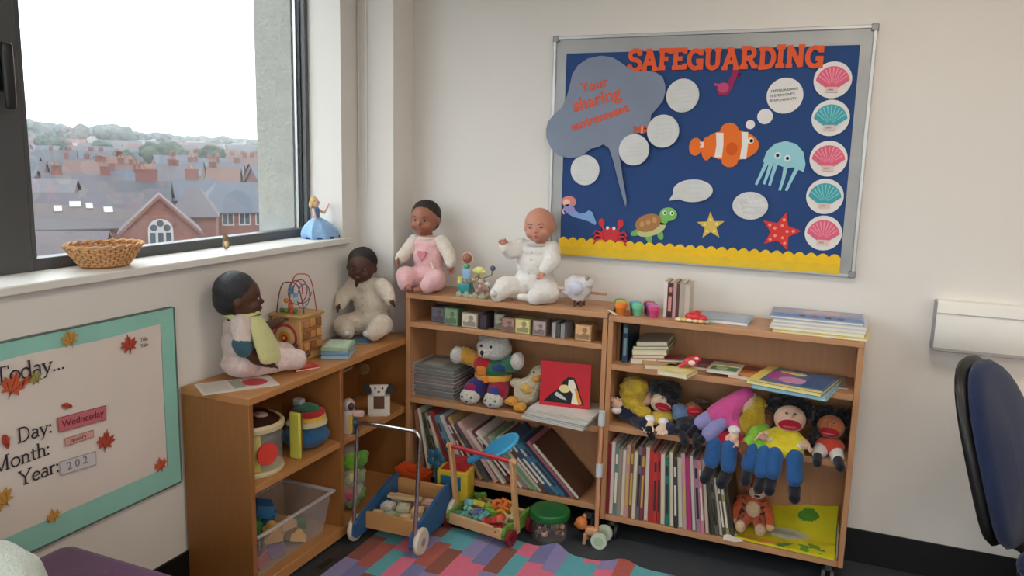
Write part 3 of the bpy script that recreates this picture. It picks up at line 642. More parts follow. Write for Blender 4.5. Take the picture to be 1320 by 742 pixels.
for sx in (-1, 1):
    for k in range(3): obj('leg', MB().ribbon([(1.17+sx*.03, 1.255-.01*k), (1.17+sx*.062, 1.268-.02*k), (1.17+sx*.072, 1.250-.02*k)], .007, -.0245, -.0150), paper(RD), t, smooth=False)
    obj('claw', MB().ribbon([(1.17+sx*.028, 1.27), (1.17+sx*.042, 1.295)], .009, -.0170, -.0150).prism(circ(1.17+sx*.042, 1.303, .014, 12, .017), -.0175, -.015), paper(RD), t, smooth=False)
    lyr('eye', circ(1.17+sx*.014, 1.281, .007, 10), (240, 226, 220), 3)
t = cthing('mermaid_cutout', 'small mermaid cutout with pink hair and blue tail', 1.02, 1.29)
lyr('tail', [(.975, 1.350), (1.00, 1.352), (1.03, 1.336), (1.05, 1.338), (1.07, 1.352), (1.085, 1.345), (1.105, 1.300), (1.10, 1.290), (1.07, 1.305), (1.04, 1.312), (1.0, 1.320), (.972, 1.335)], (128, 168, 218), 2)
lyr('torso', circ(.982, 1.352, .028, 14, .020, rot=-.5), (150, 150, 205), 3); lyr('hair', circ(.978, 1.385, .034, 16, .024), (206, 134, 128), 2); lyr('face', circ(.968, 1.380, .016, 14), (232, 190, 168), 3)
obj('arm', MB().ribbon([(.965, 1.36), (.950, 1.345), (.958, 1.33)], .007, -.018, -.015), paper((232, 190, 168)), t, smooth=False)
t = cthing('seahorse_cutout', 'purple and pink seahorse cutout under the title', 1.61, 1.84)
obj('body', MB().ribbon([(1.640, 1.935), (1.645, 1.91), (1.632, 1.885), (1.625, 1.865), (1.61, 1.845), (1.59, 1.842), (1.582, 1.856), (1.592, 1.866)], [.022, .024, .022, .030, .036, .026, .016, .010], -.0165, -.0150), paper((150, 44, 96)), t, smooth=False)
obj('snout', MB().ribbon([(1.59, 1.868), (1.565, 1.872)], .010, -.0168, -.015), paper((186, 70, 116)), t, smooth=False); lyr('belly', circ(1.602, 1.858, .022, 14, .020), (196, 76, 120), 2)
obj('back_fin', MB().ribbon([(1.652, 1.905), (1.668, 1.915), (1.655, 1.89)], .008, -.0165, -.015), paper((110, 40, 100)), t, smooth=False)
t = cthing('fish_cutout', 'tiny orange fish cutout between the speech bubble and disc', 1.286, 1.67)
for nm, p, c_, lv in (('body', circ(1.288, 1.694, .022, 14, .016), (206, 92, 60), 1), ('tail', [(1.268, 1.694), (1.252, 1.712), (1.252, 1.678)], (206, 92, 60), 1), ('stripe', [(1.284, 1.679), (1.290, 1.679), (1.290, 1.709), (1.284, 1.709)], (236, 190, 160), 2), ('eye', circ(1.300, 1.698, .004, 8), (20, 20, 20), 2)):
    obj(nm, MB().prism(p, -.0262-.0008*lv, -.0250), paper(c_), t, smooth=False)

# ================================================================ the date board under the window
LY1, LZ0, LZ1, LY0 = -1.302, .4156, 1.0371, -2.35
ML = Matrix(((0, -1, 0, 0), (1, 0, 0, 0), (0, 0, 1, 0), (0, 0, 0, 1)))       # local x,z -> wall y,z ; local -y -> room
def P2(poly, y0, y1): return MB().prism(poly, y0, y1, ML)
t = thing('date_board', 'white date board with teal border under the window', 'notice board', (.01, (LY0+LY1)/2, LZ0))
TEAL = mat((146, 204, 190), 0.7, 0, 0.10, 8, 0.2, 16)
obj('board', P2([(LY0, LZ0), (LY1, LZ0), (LY1, LZ1), (LY0, LZ1)], -.012, -.001), mat((70, 110, 100), .6), t, smooth=False)
bw = .055
for a in ((LY0, LY1, LZ1-bw, LZ1), (LY0, LY1, LZ0, LZ0+bw+.02), (LY1-bw, LY1, LZ0+bw+.02, LZ1-bw)):
    obj('border_strip', P2([(a[0], a[2]), (a[1], a[2]), (a[1], a[3]), (a[0], a[3])], -.0145, -.012), TEAL, t, smooth=False)
obj('edge_trim', MB().box(.001, .016, LY1, LY1+.006, LZ0, LZ1).box(.001, .016, LY0, LY1, LZ0-.006, LZ0).box(.001, .016, LY0, LY1, LZ1, LZ1+.004), mat((92, 112, 104), .5), t)
PAPW = mat((222, 212, 204), 0.8, 0, 0.04, 5, 0.25, 7)
pv = MB(); nu, nv = 16, 8
pv.add([(.0148+abs(noise.noise(Vector((i*.5, j*.6, 3))))*.004, LY0+(LY1-.058-LY0)*i/nu, .488+(.988-.488)*j/nv+(.004*math.sin(i*.9) if j == nv else 0)) for j in range(nv+1) for i in range(nu+1)], [(j*(nu+1)+i, j*(nu+1)+i+1, (j+1)*(nu+1)+i+1, (j+1)*(nu+1)+i) for j in range(nv) for i in range(nu)])
obj('paper_sheet', pv, PAPW, t, ang=80)
INKS = paper((52, 46, 56))
def sertext(s, x, z, sc, par, name='printed_words'):
    mb = MB()
    for c in s:
        glyph(mb, GS[c], sc, x, z, sc*.074, -.0212, -.0200, ML); x += WSER[c]*sc
    o = obj(name, mb, INKS, par, smooth=False); return x
sertext('Today...', -1.932, .926, .070, t); sertext('Day:', -1.880, .747, .062, t); sertext('Month:', -1.956, .684, .062, t); sertext('Year:', -1.884, .622, .062, t)
def btextL(s, size, yy, z, par, m, x, rot=0, name='printed_words'):
    Mx = ML @ Matrix.Translation((yy, -x, z)) @ Matrix.Rotation(-rot, 4, 'Y') @ Matrix.Rotation(PI/2, 4, 'X')
    return textmesh(s, size, Mx, m, name, par)
btextL('Talia', .016, -1.448, .950, t, paper((110, 100, 100)), .0205); btextL('Talin', .016, -1.448, .930, t, paper((110, 100, 100)), .0205)
def card(lab, pts, rgb, txt, size, tx, tz, rgbt, rot=0):
    tt = thing('word_card', lab, 'card', (.02, sum(p[0] for p in pts)/4, min(p[1] for p in pts)), 0, 'word cards on the date board')
    obj('card', P2(pts, -.0225, -.0205), paper(rgb), tt, smooth=False)
    mar = [((p[0]-tx-.07)*0+p[0], p[1]) for p in pts]
    obj('border', MB().tube([ML @ Vector((p[0], -.0225, p[1])) for p in pts], .0012, 4, True), paper(tuple(int(v*.75) for v in rgb)), tt)
    btextL(txt, size, tx, tz, tt, paper(rgbt), .0232, rot)
card('red card reading Wednesday', [(-1.755, .741), (-1.594, .731), (-1.593, .776), (-1.756, .784)], (196, 110, 118), 'Wednesday', .030, -1.745, .752, (110, 40, 50), -.04)
card('small pink card reading January', [(-1.738, .692), (-1.642, .690), (-1.642, .712), (-1.738, .715)], (214, 160, 150), 'January', .019, -1.722, .697, (130, 80, 80))
card('white card with the year digits', [(-1.760, .610), (-1.640, .600), (-1.638, .642), (-1.760, .650)], (206, 200, 204), '2 0 2', .034, -1.738, .617, (120, 116, 128))
# autumn leaves
maple = [(0, -.5), (.06, -.18), (.38, -.30), (.30, -.12), (.55, .08), (.40, .14), (.44, .34), (.24, .26), (.14, .30), (.16, .5), (.06, .42), (0, .66), (-.06, .42), (-.16, .5), (-.14, .30), (-.24, .26), (-.44, .34), (-.40, .14), (-.55, .08), (-.30, -.12), (-.38, -.30), (-.06, -.18)]
oval = [(.22*math.sin(a)*(1-.2*math.cos(a)), -.5*math.cos(a)) for a in [2*PI*k/14 for k in range(14)]]
def leaf(lab, yy, z, s, rot, rgb, shp=maple, x=.0205):
    tt = thing('paper_leaf', lab, 'paper leaf', (x, yy, z), 0, 'autumn leaves on the date board')
    c, sn = math.cos(rot), math.sin(rot)
    obj('blade', P2([((p*c-q*sn)*s+yy, (p*sn+q*c)*s+z) for p, q in shp], -x-.0016, -x), paper(rgb, .2), tt, smooth=False)
    vn = MB()
    for a in ((0, .5), (.3, .15), (-.3, .15)): vn.ribbon([(yy-(-.4*-sn)*0+(0*c+.3*sn)*s, z+(-.3*c)*s), ((a[0]*c-a[1]*sn)*s+yy, (a[0]*sn+a[1]*c)*s+z)], s*.03, -x-.0022, -x-.0014, ML)
    obj('vein', vn, paper(tuple(int(v*.7) for v in rgb)), tt, smooth=False)
R1, R2, G1, O1 = (176, 74, 56), (196, 92, 60), (158, 150, 88), (200, 150, 70)
leaf('yellow leaf on the top border of the date board', -1.698, 1.008, .052, .3, O1); leaf('red maple leaf in the top right corner', -1.492, .946, .060, .15, R1)
leaf('orange maple leaf under the word Today', -1.882, .912, .070, -.4, R2); leaf('small orange oval leaf after the word Today', -1.842, .918, .034, -.9, R2, oval); leaf('olive oval leaf next to the orange leaves', -1.812, .918, .040, .4, G1, maple)
leaf('red oval leaf above the Wednesday card', -1.722, .812, .036, 1.2, R1, oval); leaf('red maple leaf right of the January card', -1.600, .658, .064, -.2, R1); leaf('red leaf in the lower right corner of the border', -1.392, .506, .050, .2, R2)
leaf('yellow maple leaf at the lower left of the paper', -1.935, .602, .066, .6, O1); leaf('yellow leaf on the bottom border', -1.790, .492, .042, .2, O1); leaf('red oval leaf left of the word Day', -1.912, .764, .044, .2, R1, oval)
# ================================================================ books
def book(lab, loc, w, h, d, rgb, page=(214, 206, 190), rot=(0, 0, 0), group=None, spine=None, name='book', back=False, art=None, cat='book'):
    """local: width x (thickness), spine at y=0 towards the room, z up"""
    t = thing(name, lab, cat, loc, 0, group, rot=rot)
    c = min(.0018, w*.2); m = mat(rgb, .38, 0, .12, 18, spec=.5)
    cv = MB().box(0, c, 0, d, 0, h).box(w-c, w, 0, d, 0, h)
    if not back: cv.box(c, w-c, 0, c, 0, h)
    cov = obj('cover', cv, m, t, local=True, smooth=False)
    a = (c if not back else .003)
    obj('pages', MB().box(c, w-c, a, d-.003, .003, h-.003), paper(page), t, local=True, smooth=False)
    if spine and w > .008 and not back:
        obj('spine_print', MB().box(w*.22, w*.78, -.0006, .0002, h*.18, h*.62).box(w*.22, w*.78, -.0006, .0002, h*.74, h*.88), paper(spine), cov, local=True, smooth=False)
    return t
def flatbook(lab, loc, rz, w, d, th, rgb, art=(), page=(222, 214, 198), group=None, name='book', cat='book', tilt=(0, 0), spine=None):
    """lying: x width, y depth (0 at the near edge), z thickness; art = (poly, colour) printed on the top cover"""
    t = thing(name, lab, cat, loc, 0, group, rot=(tilt[0], tilt[1], rz))
    m = mat(rgb, .35, 0, .12, 14, spec=.5); c = min(.0018, th*.22)
    cov = obj('cover', MB().box(-w/2, w/2, 0, d, 0, c).box(-w/2, w/2, 0, d, th-c, th).box(-w/2, -w/2+.002, 0, d, c, th-c), m, t, local=True, smooth=False)
    obj('pages', MB().box(-w/2+.002, w/2-.003, .002, d-.003, c, th-c), paper(page), t, local=True, smooth=False)
    Mt = Matrix.Translation((0, 0, th)) @ Matrix.Rotation(-PI/2, 4, 'X')
    for k, (poly, col) in enumerate(art):
        # polygon given in x,y of the cover
        mb = MB(); n = len(poly); z0, z1 = th, th+.0004*(k+1)
        mb.add([(x, y, z0) for x, y in poly]+[(x, y, z1) for x, y in poly], [tuple(range(n)), tuple(range(2*n-1, n-1, -1))]+[(i, (i+1) % n, n+(i+1) % n, n+i) for i in range(n)])
        obj('cover_print', mb, mat(col, .35, 0, .1, 30), cov, local=True, smooth=False)
    return t
def rect(x0, x1, y0, y1): return [(x0, y0), (x1, y0), (x1, y1), (x0, y1)]
random.seed(3)
CN = [((128, 40, 52), 'dark red'), ((206, 170, 172), 'pale pink'), ((96, 132, 126), 'teal'), ((150, 138, 122), 'grey-beige'), ((176, 164, 146), 'beige'), ((190, 148, 138), 'dusty pink'), ((122, 80, 58), 'brown'), ((168, 158, 96), 'olive yellow'), ((112, 108, 122), 'slate grey'), ((124, 62, 76), 'maroon'), ((214, 204, 184), 'cream'), ((178, 52, 52), 'red'), ((196, 60, 56), 'bright red'), ((168, 46, 50), 'deep red'), ((210, 200, 176), 'ivory'), ((40, 118, 108), 'dark teal'), ((190, 168, 96), 'mustard'), ((60, 60, 64), 'black'), ((172, 184, 168), 'pale green'), ((202, 152, 160), 'rose pink'), ((186, 58, 118), 'magenta'), ((122, 112, 132), 'mauve grey'), ((168, 128, 150), 'lilac'), ((206, 130, 138), 'salmon pink'), ((212, 180, 170), 'peach'), ((66, 72, 58), 'dark olive'), ((96, 98, 84), 'khaki'), ((148, 146, 136), 'stone grey'), ((78, 78, 62), 'moss green'), ((156, 148, 96), 'dull yellow'), ((70, 66, 58), 'dark brown')]
x = BX0+.0215; i = 0
for k, (rgb, nm) in enumerate(CN):
    small = k >= 25
    wv = (random.uniform(.0125, .0170) if not small else random.uniform(.011, .0145))
    hv = random.uniform(.288, .318) if not small else random.uniform(.235, .262)
    ang = 0 if k < 8 else -(k-8)*.0075 - (.03 if small else 0)
    dv = random.uniform(.215, .235)
    if k: x += max(0, hv*(math.sin(-ang)-math.cos(ang)*math.tan(-pa)))
    pa = ang
    bk = k in (1, 4, 7, 10, 14, 16, 18, 21, 24, 27)
    book('thin %s picture book, %s on the bottom shelf of upright books' % (nm, nth(k)), (x, -.268+random.uniform(0, .012), B3+.0005), wv, hv, dv, rgb, rot=(0, ang, 0), group='upright picture books in the right bookcase', spine=random.choice([None, (226, 220, 206), (60, 50, 50), (200, 170, 90)]), back=bk)
    x += wv/math.cos(ang)+.0004
# leaning books in the left bookcase
CL = [((150, 100, 80), 'tan'), ((196, 190, 170), 'cream'), ((70, 92, 72), 'dark green'), ((176, 156, 132), 'sand'), ((190, 182, 166), 'pale grey'), ((150, 56, 52), 'brick red'), ((92, 130, 150), 'steel blue'), ((200, 196, 188), 'off-white'), ((120, 70, 96), 'plum'), ((178, 150, 100), 'ochre'), ((84, 84, 90), 'charcoal'), ((196, 160, 156), 'blush pink'), ((188, 180, 164), 'oatmeal'), ((110, 50, 66), 'burgundy'), ((206, 200, 190), 'ivory'), ((150, 128, 128), 'taupe'), ((160, 182, 150), 'pale green'), ((120, 150, 118), 'sage green'), ((212, 206, 194), 'white'), ((96, 74, 60), 'dark brown'), ((64, 84, 120), 'navy blue'), ((70, 130, 158), 'sky blue'), ((60, 110, 140), 'mid blue'), ((46, 52, 80), 'dark navy'), ((176, 108, 116), 'rose'), ((84, 58, 42), 'umber brown')]
x = AX0+.028; th0 = .12
for k, (rgb, nm) in enumerate(CL):
    ang = .14+.66*min(1, k/14.0); wv = random.uniform(.0135, .020); hv = random.uniform(.27, .30) if k < 5 else random.uniform(.285, .315)
    if k == 0: x += .30*math.sin(ang)+.002
    else: x += max(0, hv*(math.sin(ang)-math.cos(ang)*math.tan(pa)))+.0006
    pa = ang
    book('%s picture book leaning left, %s on the lowest shelf of slanted books' % (nm, nth(k)), (x, -.266+random.uniform(0, .016), A3+.0005), wv, hv, random.uniform(.20, .235), rgb, rot=(0, -ang, 0), group='slanted picture books in the left bookcase', spine=random.choice([None, (220, 214, 200), (70, 60, 60)]), back=(k in (1, 4, 12, 14, 18, 25)))
    x += wv/math.cos(ang)
print('last leaning book ends', x)
# shelf 2 of A : stack of cases, standing books, flat magazines
CS = [(160, 172, 160), (126, 130, 134), (190, 184, 176), (146, 150, 152), (206, 170, 168), (116, 122, 122), (186, 182, 176), (160, 150, 142), (134, 148, 140)]
z = A2+.0005
for k, c in enumerate(CS):
    flatbook('grey board-game case, %s in the stack beside the teddy' % ['bottom one', 'second from bottom', 'third from bottom', 'fourth from bottom', 'middle one of nine', 'fourth from top', 'third from top', 'second from top', 'top one'][k], (.445+random.uniform(-.004, .006), -.245+random.uniform(0, .01), z), random.uniform(-.02, .02), .205, .20, .0155, c, [(rect(-.08, .02, .03, .15), (190, 190, 180))], group='stack of flat cases', page=(120, 118, 116)); z += .0160
# spiral-bound edge left of the stack
t = thing('spiral_notebook', 'pink spiral-bound notebook standing at the left end of the shelf', 'notebook', (.345, -.25, A2))
obj('pages', MB().box(.3365, .3405, -.245, -.06, A2, A2+.155), paper((190, 170, 160)), t, smooth=False)
for k in range(8): obj('wire_ring', MB().tube([(.3385+.007*math.cos(a), -.247+.007*math.sin(a), A2+.015+.018*k) for a in [2*PI*q/10 for q in range(10)]], .0016, 5, True), mat((196, 160, 150), .4), t)
z = A2+.0005
for k, (c, nm) in enumerate((((206, 204, 198), 'lowest white magazine'), ((150, 156, 152), 'grey magazine second from the bottom'), ((214, 210, 204), 'white magazine in the middle'), ((190, 178, 160), 'cream magazine second from the top'), ((216, 214, 210), 'white magazine on top'))):
    flatbook('%s of the slipping pile under the red book' % nm, (1.045+.006*k, -.335+.007*k, z), -.14+.02*k, .285, .21, .0085, c, group='magazines sticking out of the shelf', page=(200, 198, 192)); z += .0090
zt = z
# red book with penguin, standing open against another
t = thing('picture_book', 'red picture book with a penguin on the cover, standing up', 'book', (1.06, -.225, zt), .12, rot=(-.10, 0, .12))
REDC = mat((196, 28, 44), .35, 0, .06, 20)
obj('cover', MB().box(-.108, .108, 0, .003, 0, .190).box(-.108, .108, .009, .012, 0, .190).box(-.108, -.105, .003, .009, 0, .19), REDC, t, local=True, smooth=False)
obj('pages', MB().box(-.104, .105, .003, .009, .003, .187), paper((222, 214, 206)), t, local=True, smooth=False)
def cp(poly, rgb, lv): obj('cover_print', MB().prism(poly, -.0006*lv, .0005), mat(rgb, .35, 0, .06, 30), t, local=True, smooth=False)
cp([(-.092, .016), (-.055, .055), (-.020, .080), (-.012, .108), (.012, .130), (.038, .128), (.052, .100), (.066, .06), (.085, .016)], (22, 22, 26), 1)
cp([(.012, .085), (.014, .118), (.034, .120), (.048, .09), (.058, .05), (.066, .016), (.03, .016), (.034, .06)], (230, 224, 206), 2)
cp([(.040, .085), (.052, .08), (.076, .020), (.060, .016)], (228, 150, 48), 3); cp(circ(-.002, .078, .024, 16, .017), (226, 214, 150), 3); cp([(-.045, .05), (-.02, .035), (.01, .03), (.0, .042), (-.035, .062)], (196, 200, 204), 3)
book('dark blue book standing behind the red penguin book', (1.135, -.185, A2+.0005), .012, .228, .16, (42, 52, 78), rot=(0, 0, PI/2+.05), group=None)
# shelf 1 of A : little picture boxes
bx = [(.452, .068, .072, (96, 92, 104), 'dusky purple'), (.532, .072, .080, (110, 140, 104), 'green landscape'), (.622, .078, .066, (190, 180, 160), 'cream seaside'), (.688, .030, .066, (80, 72, 88), 'narrow dark'), (.752, .052, .070, (150, 150, 130), 'sage'), (.806, .062, .064, (150, 110, 100), 'russet'), (.872, .072, .066, (196, 184, 120), 'lemon fruit'), (.948, .060, .066, (160, 140, 136), 'grey-pink'), (1.012, .018, .064, (200, 200, 200), 'slim white'), (1.032, .016, .062, (90, 94, 96), 'slim charcoal'), (1.051, .018, .063, (176, 178, 180), 'slim grey'), (1.140, .074, .070, (196, 152, 104), 'orange desert')]
for k, (xc, wv, hv, c, nm) in enumerate(bx):
    dv = .066 if wv > .04 else .09; y0 = -.252+(.03 if k in (0, 4) else 0)
    t = thing('picture_block', '%s picture block, %s of twelve on the top shelf' % (nm, nth(k)), 'block', (xc, y0, A1+.0003), random.uniform(-.08, .08), 'small picture blocks')
    obj('block', MB().box(-wv/2, wv/2, 0, dv, 0, hv, bev=.0015), mat(tuple(int(v*.8) for v in c), .5), t, local=True)
    if wv > .04:
        pr = obj('picture', MB().box(-wv/2+.005, wv/2-.005, -.0006, .001, .005, hv-.005), mat(tuple(min(255, v+22) for v in c), .4, 0, .35, 60), t, local=True, smooth=False)
        obj('picture_detail', MB().prism([(-wv*.38, hv*.12), (wv*.38, hv*.12), (wv*.38, hv*.38), (wv*.1, hv*.5), (-wv*.2, hv*.36), (-wv*.38, hv*.42)], -.0010, 0).prism(circ(wv*.1, hv*.66, wv*.16, 12), -.0010, 0), mat(tuple(int(v*.62+30) for v in c), .4, 0, .3, 70), pr, local=True, smooth=False)
# shelf 1 of B
book('tall dark blue book standing at the left end of the upper shelf', (1.300, -.225, B1+.0005), .022, .165, .19, (36, 58, 82), spine=(120, 150, 160))
book('narrow brown book against the side panel of the upper shelf', (1.2735, -.21, B1+.0005), .012, .165, .18, (120, 84, 60))
z = B1+.0005
for k, (c, nm, wv) in enumerate((((206, 204, 200), 'white', .135), ((150, 70, 60), 'red', .13), ((206, 198, 150), 'pale yellow', .14), ((96, 124, 62), 'green', .145), ((150, 156, 140), 'grey-green', .125))):
    hh = (.022, .014, .022, .014, .018)[k]
    flatbook('%s book, %s, in the tilted pile beside the dark blue book' % (nm, ('lowest', 'second up', 'middle', 'second from top', 'topmost')[k]), (1.403+.004*k, -.215, z+.004), .05, wv, .17, hh, c, group='tilted pile of books', tilt=(0, -.10), page=(220, 214, 190)); z += hh+.0006
flatbook('small tan book lying in front of the tilted pile', (1.47, -.262, B1+.0005), .35, .13, .10, .018, (196, 150, 100), group=None)
flatbook('thin grey book resting on the small tan book', (1.50, -.20, B1+.0195), .35, .12, .09, .010, (150, 140, 140), [(rect(-.04, .04, .02, .07), (190, 70, 70))])
flatbook('pale yellow book hanging over the shelf edge', (1.530, -.345, B1+.0005), -.20, .12, .12, .018, (228, 214, 130), [(circ(.0, .05, .035, 14), (238, 228, 170))])
t = thing('toy_figure', 'small red and white toy figure on the upper shelf', 'toy', (1.588, -.25, B1+.019))
blob('body', [('e', (1.585, -.25, B1+.045), (.030, .022, .020)), ('e', (1.605, -.255, B1+.058), (.017, .015, .015)), ('c', (1.56, -.26, B1+.035), (1.545, -.27, B1+.028), .010, .008)], plas((202, 58, 68)), t, .004)
obj('trim', MB().ell((1.59, -.272, B1+.045), (.014, .006, .010)).ell((1.607, -.268, B1+.063), (.008, .005, .006)), plas((236, 214, 208)), t)
flatbook('purple and red magazine lying at the back of the shelf', (1.66, -.19, B1+.0005), .02, .17, .15, .012, (130, 70, 84), [(rect(-.06, .06, .02, .06), (170, 110, 120))])
t = flatbook('green and white picture book in a clear cover', (1.705, -.262, B1+.0135), -.05, .12, .14, .012, (214, 214, 206), [(rect(-.05, .05, .012, .07), (92, 138, 84)), (circ(-.01, .045, .022, 14), (160, 190, 130)), (rect(-.05, .05, .085, .125), (220, 210, 150))])
flatbook('orange picture book beside the green one', (1.785, -.262, B1+.0005), -.08, .12, .19, .016, (202, 112, 50), [(circ(0, .13, .04, 14), (150, 60, 44)), (rect(-.04, .04, .01, .05), (230, 160, 80))])
flatbook('yellow-edged picture book, lower one hanging over the shelf', (1.955, -.385, B1+.0005), -.19, .26, .27, .016, (150, 190, 200), [], page=(170, 214, 226))
flatbook('picture book with pink pigs on a blue cover, overhanging the shelf', (1.935, -.395, B1+.0170), -.22, .265, .26, .015, (88, 112, 150), [(rect(-.132, -.095, 0, .26), (232, 210, 110)), (rect(-.132, .132, 0, .022), (232, 214, 130)), (circ(-.05, .13, .045, 16, .075, rot=.2), (168, 82, 150)), (circ(.005, .10, .05, 16, .042), (206, 150, 190)), (rect(.05, .12, .04, .22), (66, 96, 140)), (circ(-.02, .20, .05, 14, .018), (214, 196, 120))], page=(236, 220, 140))
flatbook('thin grey magazine at the right end of the upper shelf', (2.095, -.22, B1+.0005), .05, .12, .18, .007, (140, 118, 104), [(rect(-.05, .05, .03, .14), (170, 150, 130))])
# B top : standing books, laptop-like slab, magazines
for k, (c, nm, wv) in enumerate((((226, 216, 210), 'cream', .012), ((72, 34, 40), 'dark maroon patterned', .022), ((190, 150, 150), 'dusty pink', .012), ((84, 56, 52), 'dark brown', .012), ((176, 164, 150), 'beige', .020), ((196, 186, 172), 'pale stone', .018))):
    book('%s book, %s of six standing on the right bookcase' % (nm, nth(k)), (1.452+sum((.012, .022, .012, .012, .020, .018)[:k])+.0008*k, -.195, BTOP+.0005), wv, .142-.004*(k % 2), .13, c, rot=(0, 0, .06), group='books standing on the right bookcase', spine=(206, 150, 140) if k == 1 else None)
flatbook('thin grey slate-like tablet book lying on the right bookcase', (1.675, -.215, BTOP+.0005), -.03, .215, .17, .014, (150, 162, 178), [(rect(-.09, .09, .02, .15), (166, 180, 198))], page=(228, 228, 226))
z = BTOP+.0005
for k, (c, nm) in enumerate((((226, 202, 92), 'bottom yellow magazine'), ((214, 212, 206), 'lower white magazine'), ((206, 206, 210), 'middle white magazine'), ((196, 200, 208), 'upper grey magazine'), ((130, 150, 190), 'top blue magazine with pictured figures'))):
    ar = [] if k < 4 else [(rect(-.155, .155, .012, .07), (84, 116, 176))]+[(circ(-.05+.045*q, .045, .012, 10, .02), c2) for q, c2 in enumerate(((30, 26, 40), (120, 40, 60), (40, 40, 56), (60, 90, 150)))]+[(rect(-.155, .155, .085, .175), (150, 150, 168)), (rect(-.05, .08, .10, .16), (196, 156, 160))]
    flatbook('%s of the pile at the right end' % nm, (2.030+.004*(2-k)*(-1) ** k, -.272+.012*k, z), -.03+.012*k, .325, .20, .0105, c, ar, group='magazines piled on the right bookcase', page=(226, 222, 206)); z += .0110
# ================================================================ dolls
def headM(c, yaw, pitch=0.0, rollv=0.0):
    return Matrix.Translation(c) @ Matrix.Rotation(yaw, 4, 'Z') @ Matrix.Rotation(pitch, 4, 'X') @ Matrix.Rotation(rollv, 4, 'Y')
def E_(M, c, r): return ('e', tuple(M @ Vector(c)), tuple(r), tuple(M.to_euler()))
def head(parent, c, r, yaw, sk, pitch=0.0, rollv=0.0, hair=None, closed=False, cap=False, lip=(150, 84, 78)):
    """baby-doll head, face towards local -y; eyes sit at half the head height"""
    M = headM(c, yaw, pitch, rollv)
    pr = [E_(M, (0, .10*r, .12*r), (.92*r, 1.0*r, .95*r)), E_(M, (0, -.16*r, -.30*r), (.80*r, .74*r, .66*r)), E_(M, (.40*r, -.52*r, -.34*r), (.34*r, .32*r, .32*r)), E_(M, (-.40*r, -.52*r, -.34*r), (.34*r, .32*r, .32*r)),
          E_(M, (0, -.70*r, -.66*r), (.26*r, .22*r, .20*r)), E_(M, (0, -.92*r, -.18*r), (.13*r, .16*r, .13*r)), E_(M, (0, -.80*r, .02*r), (.10*r, .12*r, .22*r)), E_(M, (0, -.84*r, -.47*r), (.22*r, .12*r, .10*r)),
          E_(M, (.90*r, .10*r, -.14*r), (.10*r, .17*r, .25*r)), E_(M, (-.90*r, .10*r, -.14*r), (.10*r, .17*r, .25*r)), ('c', tuple(M @ Vector((0, .08*r, -.6*r))), tuple(M @ Vector((0, .14*r, -1.25*r))), .42*r, .46*r)]
    h = blob('head', pr, sk, parent, vox=r*.062, sm=3)
    for sx in (-1, 1):
        e = obj('eye', MB().ell(M @ Vector((sx*.33*r, -.80*r, .02*r)), (.13*r, .06*r, .068*r if not closed else .03*r), 12, 8, rot=M.to_euler()), mat((176, 166, 156), .3) if not closed else mat((70, 46, 40), .5), h)
        if not closed: obj('iris', MB().ell(M @ Vector((sx*.33*r, -.850*r, .02*r)), (.078*r, .03*r, .066*r), 10, 8, rot=M.to_euler()), mat((38, 24, 18), .15), e)
        obj('eyebrow', MB().tube([M @ Vector((sx*a*r, b*r, z_*r)) for a, b, z_ in ((.18, -.86, .20), (.34, -.83, .26), (.50, -.72, .21))], .022*r, 6), mat((52, 34, 28), .7), h)
    obj('mouth', MB().ell(M @ Vector((0, -.95*r, -.44*r)), (.17*r, .04*r, .035*r), 12, 6, rot=M.to_euler()).ell(M @ Vector((0, -.945*r, -.51*r)), (.13*r, .045*r, .04*r), 12, 6, rot=M.to_euler()), mat(lip, .4), h)
    if hair:
        blob('hair', [E_(M, (0, .24*r, .30*r), (.97*r, .98*r, .93*r)), E_(M, (0, .48*r, -.10*r), (.86*r, .72*r, .80*r))], hair, parent, vox=r*.075, sm=2, amp=.02*r, ns=3/r)
    return M
def hand_prims(p, d, n, s):
    p, d, n = Vector(p), Vector(d).normalized(), Vector(n); n = (n-d*n.dot(d)).normalized(); sd = d.cross(n)
    pr = [('c', tuple(p-d*.25*s), tuple(p+d*.25*s), .26*s, .30*s), ('e', tuple(p+sd*.12*s), (.26*s, .26*s, .26*s)), ('e', tuple(p-sd*.12*s), (.26*s, .26*s, .26*s))]
    for k, (o_, l) in enumerate(((-.33, .48), (-.11, .58), (.11, .55), (.33, .44))):
        b = p+d*.35*s+sd*o_*s; m_ = b+d*l*.55*s+sd*o_*.15*s; tp = m_+(d*.6+n*.7)*l*.5*s
        pr += [('c', tuple(b), tuple(m_), .095*s, .085*s), ('c', tuple(m_), tuple(tp), .085*s, .07*s)]
    b = p+sd*.28*s-d*.02*s; m_ = b+(sd*.6+d*.55+n*.2)*.36*s
    pr += [('c', tuple(b), tuple(m_), .12*s, .10*s), ('c', tuple(m_), tuple(m_+(d*.8+n*.35)*.28*s), .10*s, .075*s)]
    return pr
def hand(parent, p, d, n, s, sk): return blob('hand', hand_prims(p, d, n, s), sk, parent, vox=s*.05, sm=1)
def foot_prims(p, d, s): 
    p, d = Vector(p), Vector(d).normalized()
    return [('c', tuple(p), tuple(p+d*s), s*.42, s*.36), ('e', tuple(p+d*s*.9), (s*.4, s*.4, s*.34))]
def limb(*pts): return [('c', a[0], b[0], a[1], b[1]) for a, b in zip(pts, pts[1:])]
SKW, SKB, SKD, SKD2 = skin((196, 138, 116)), skin((152, 98, 76)), skin((84, 52, 40)), skin((76, 46, 36))
CRM = fab((218, 208, 194)); WHT = fab((226, 222, 216)); PNK = fab((226, 180, 182)); PNK2 = fab((206, 130, 142)); PPAT = mat((222, 200, 196), .9, 0, .25, 70, .3, 200, sheen=.2)

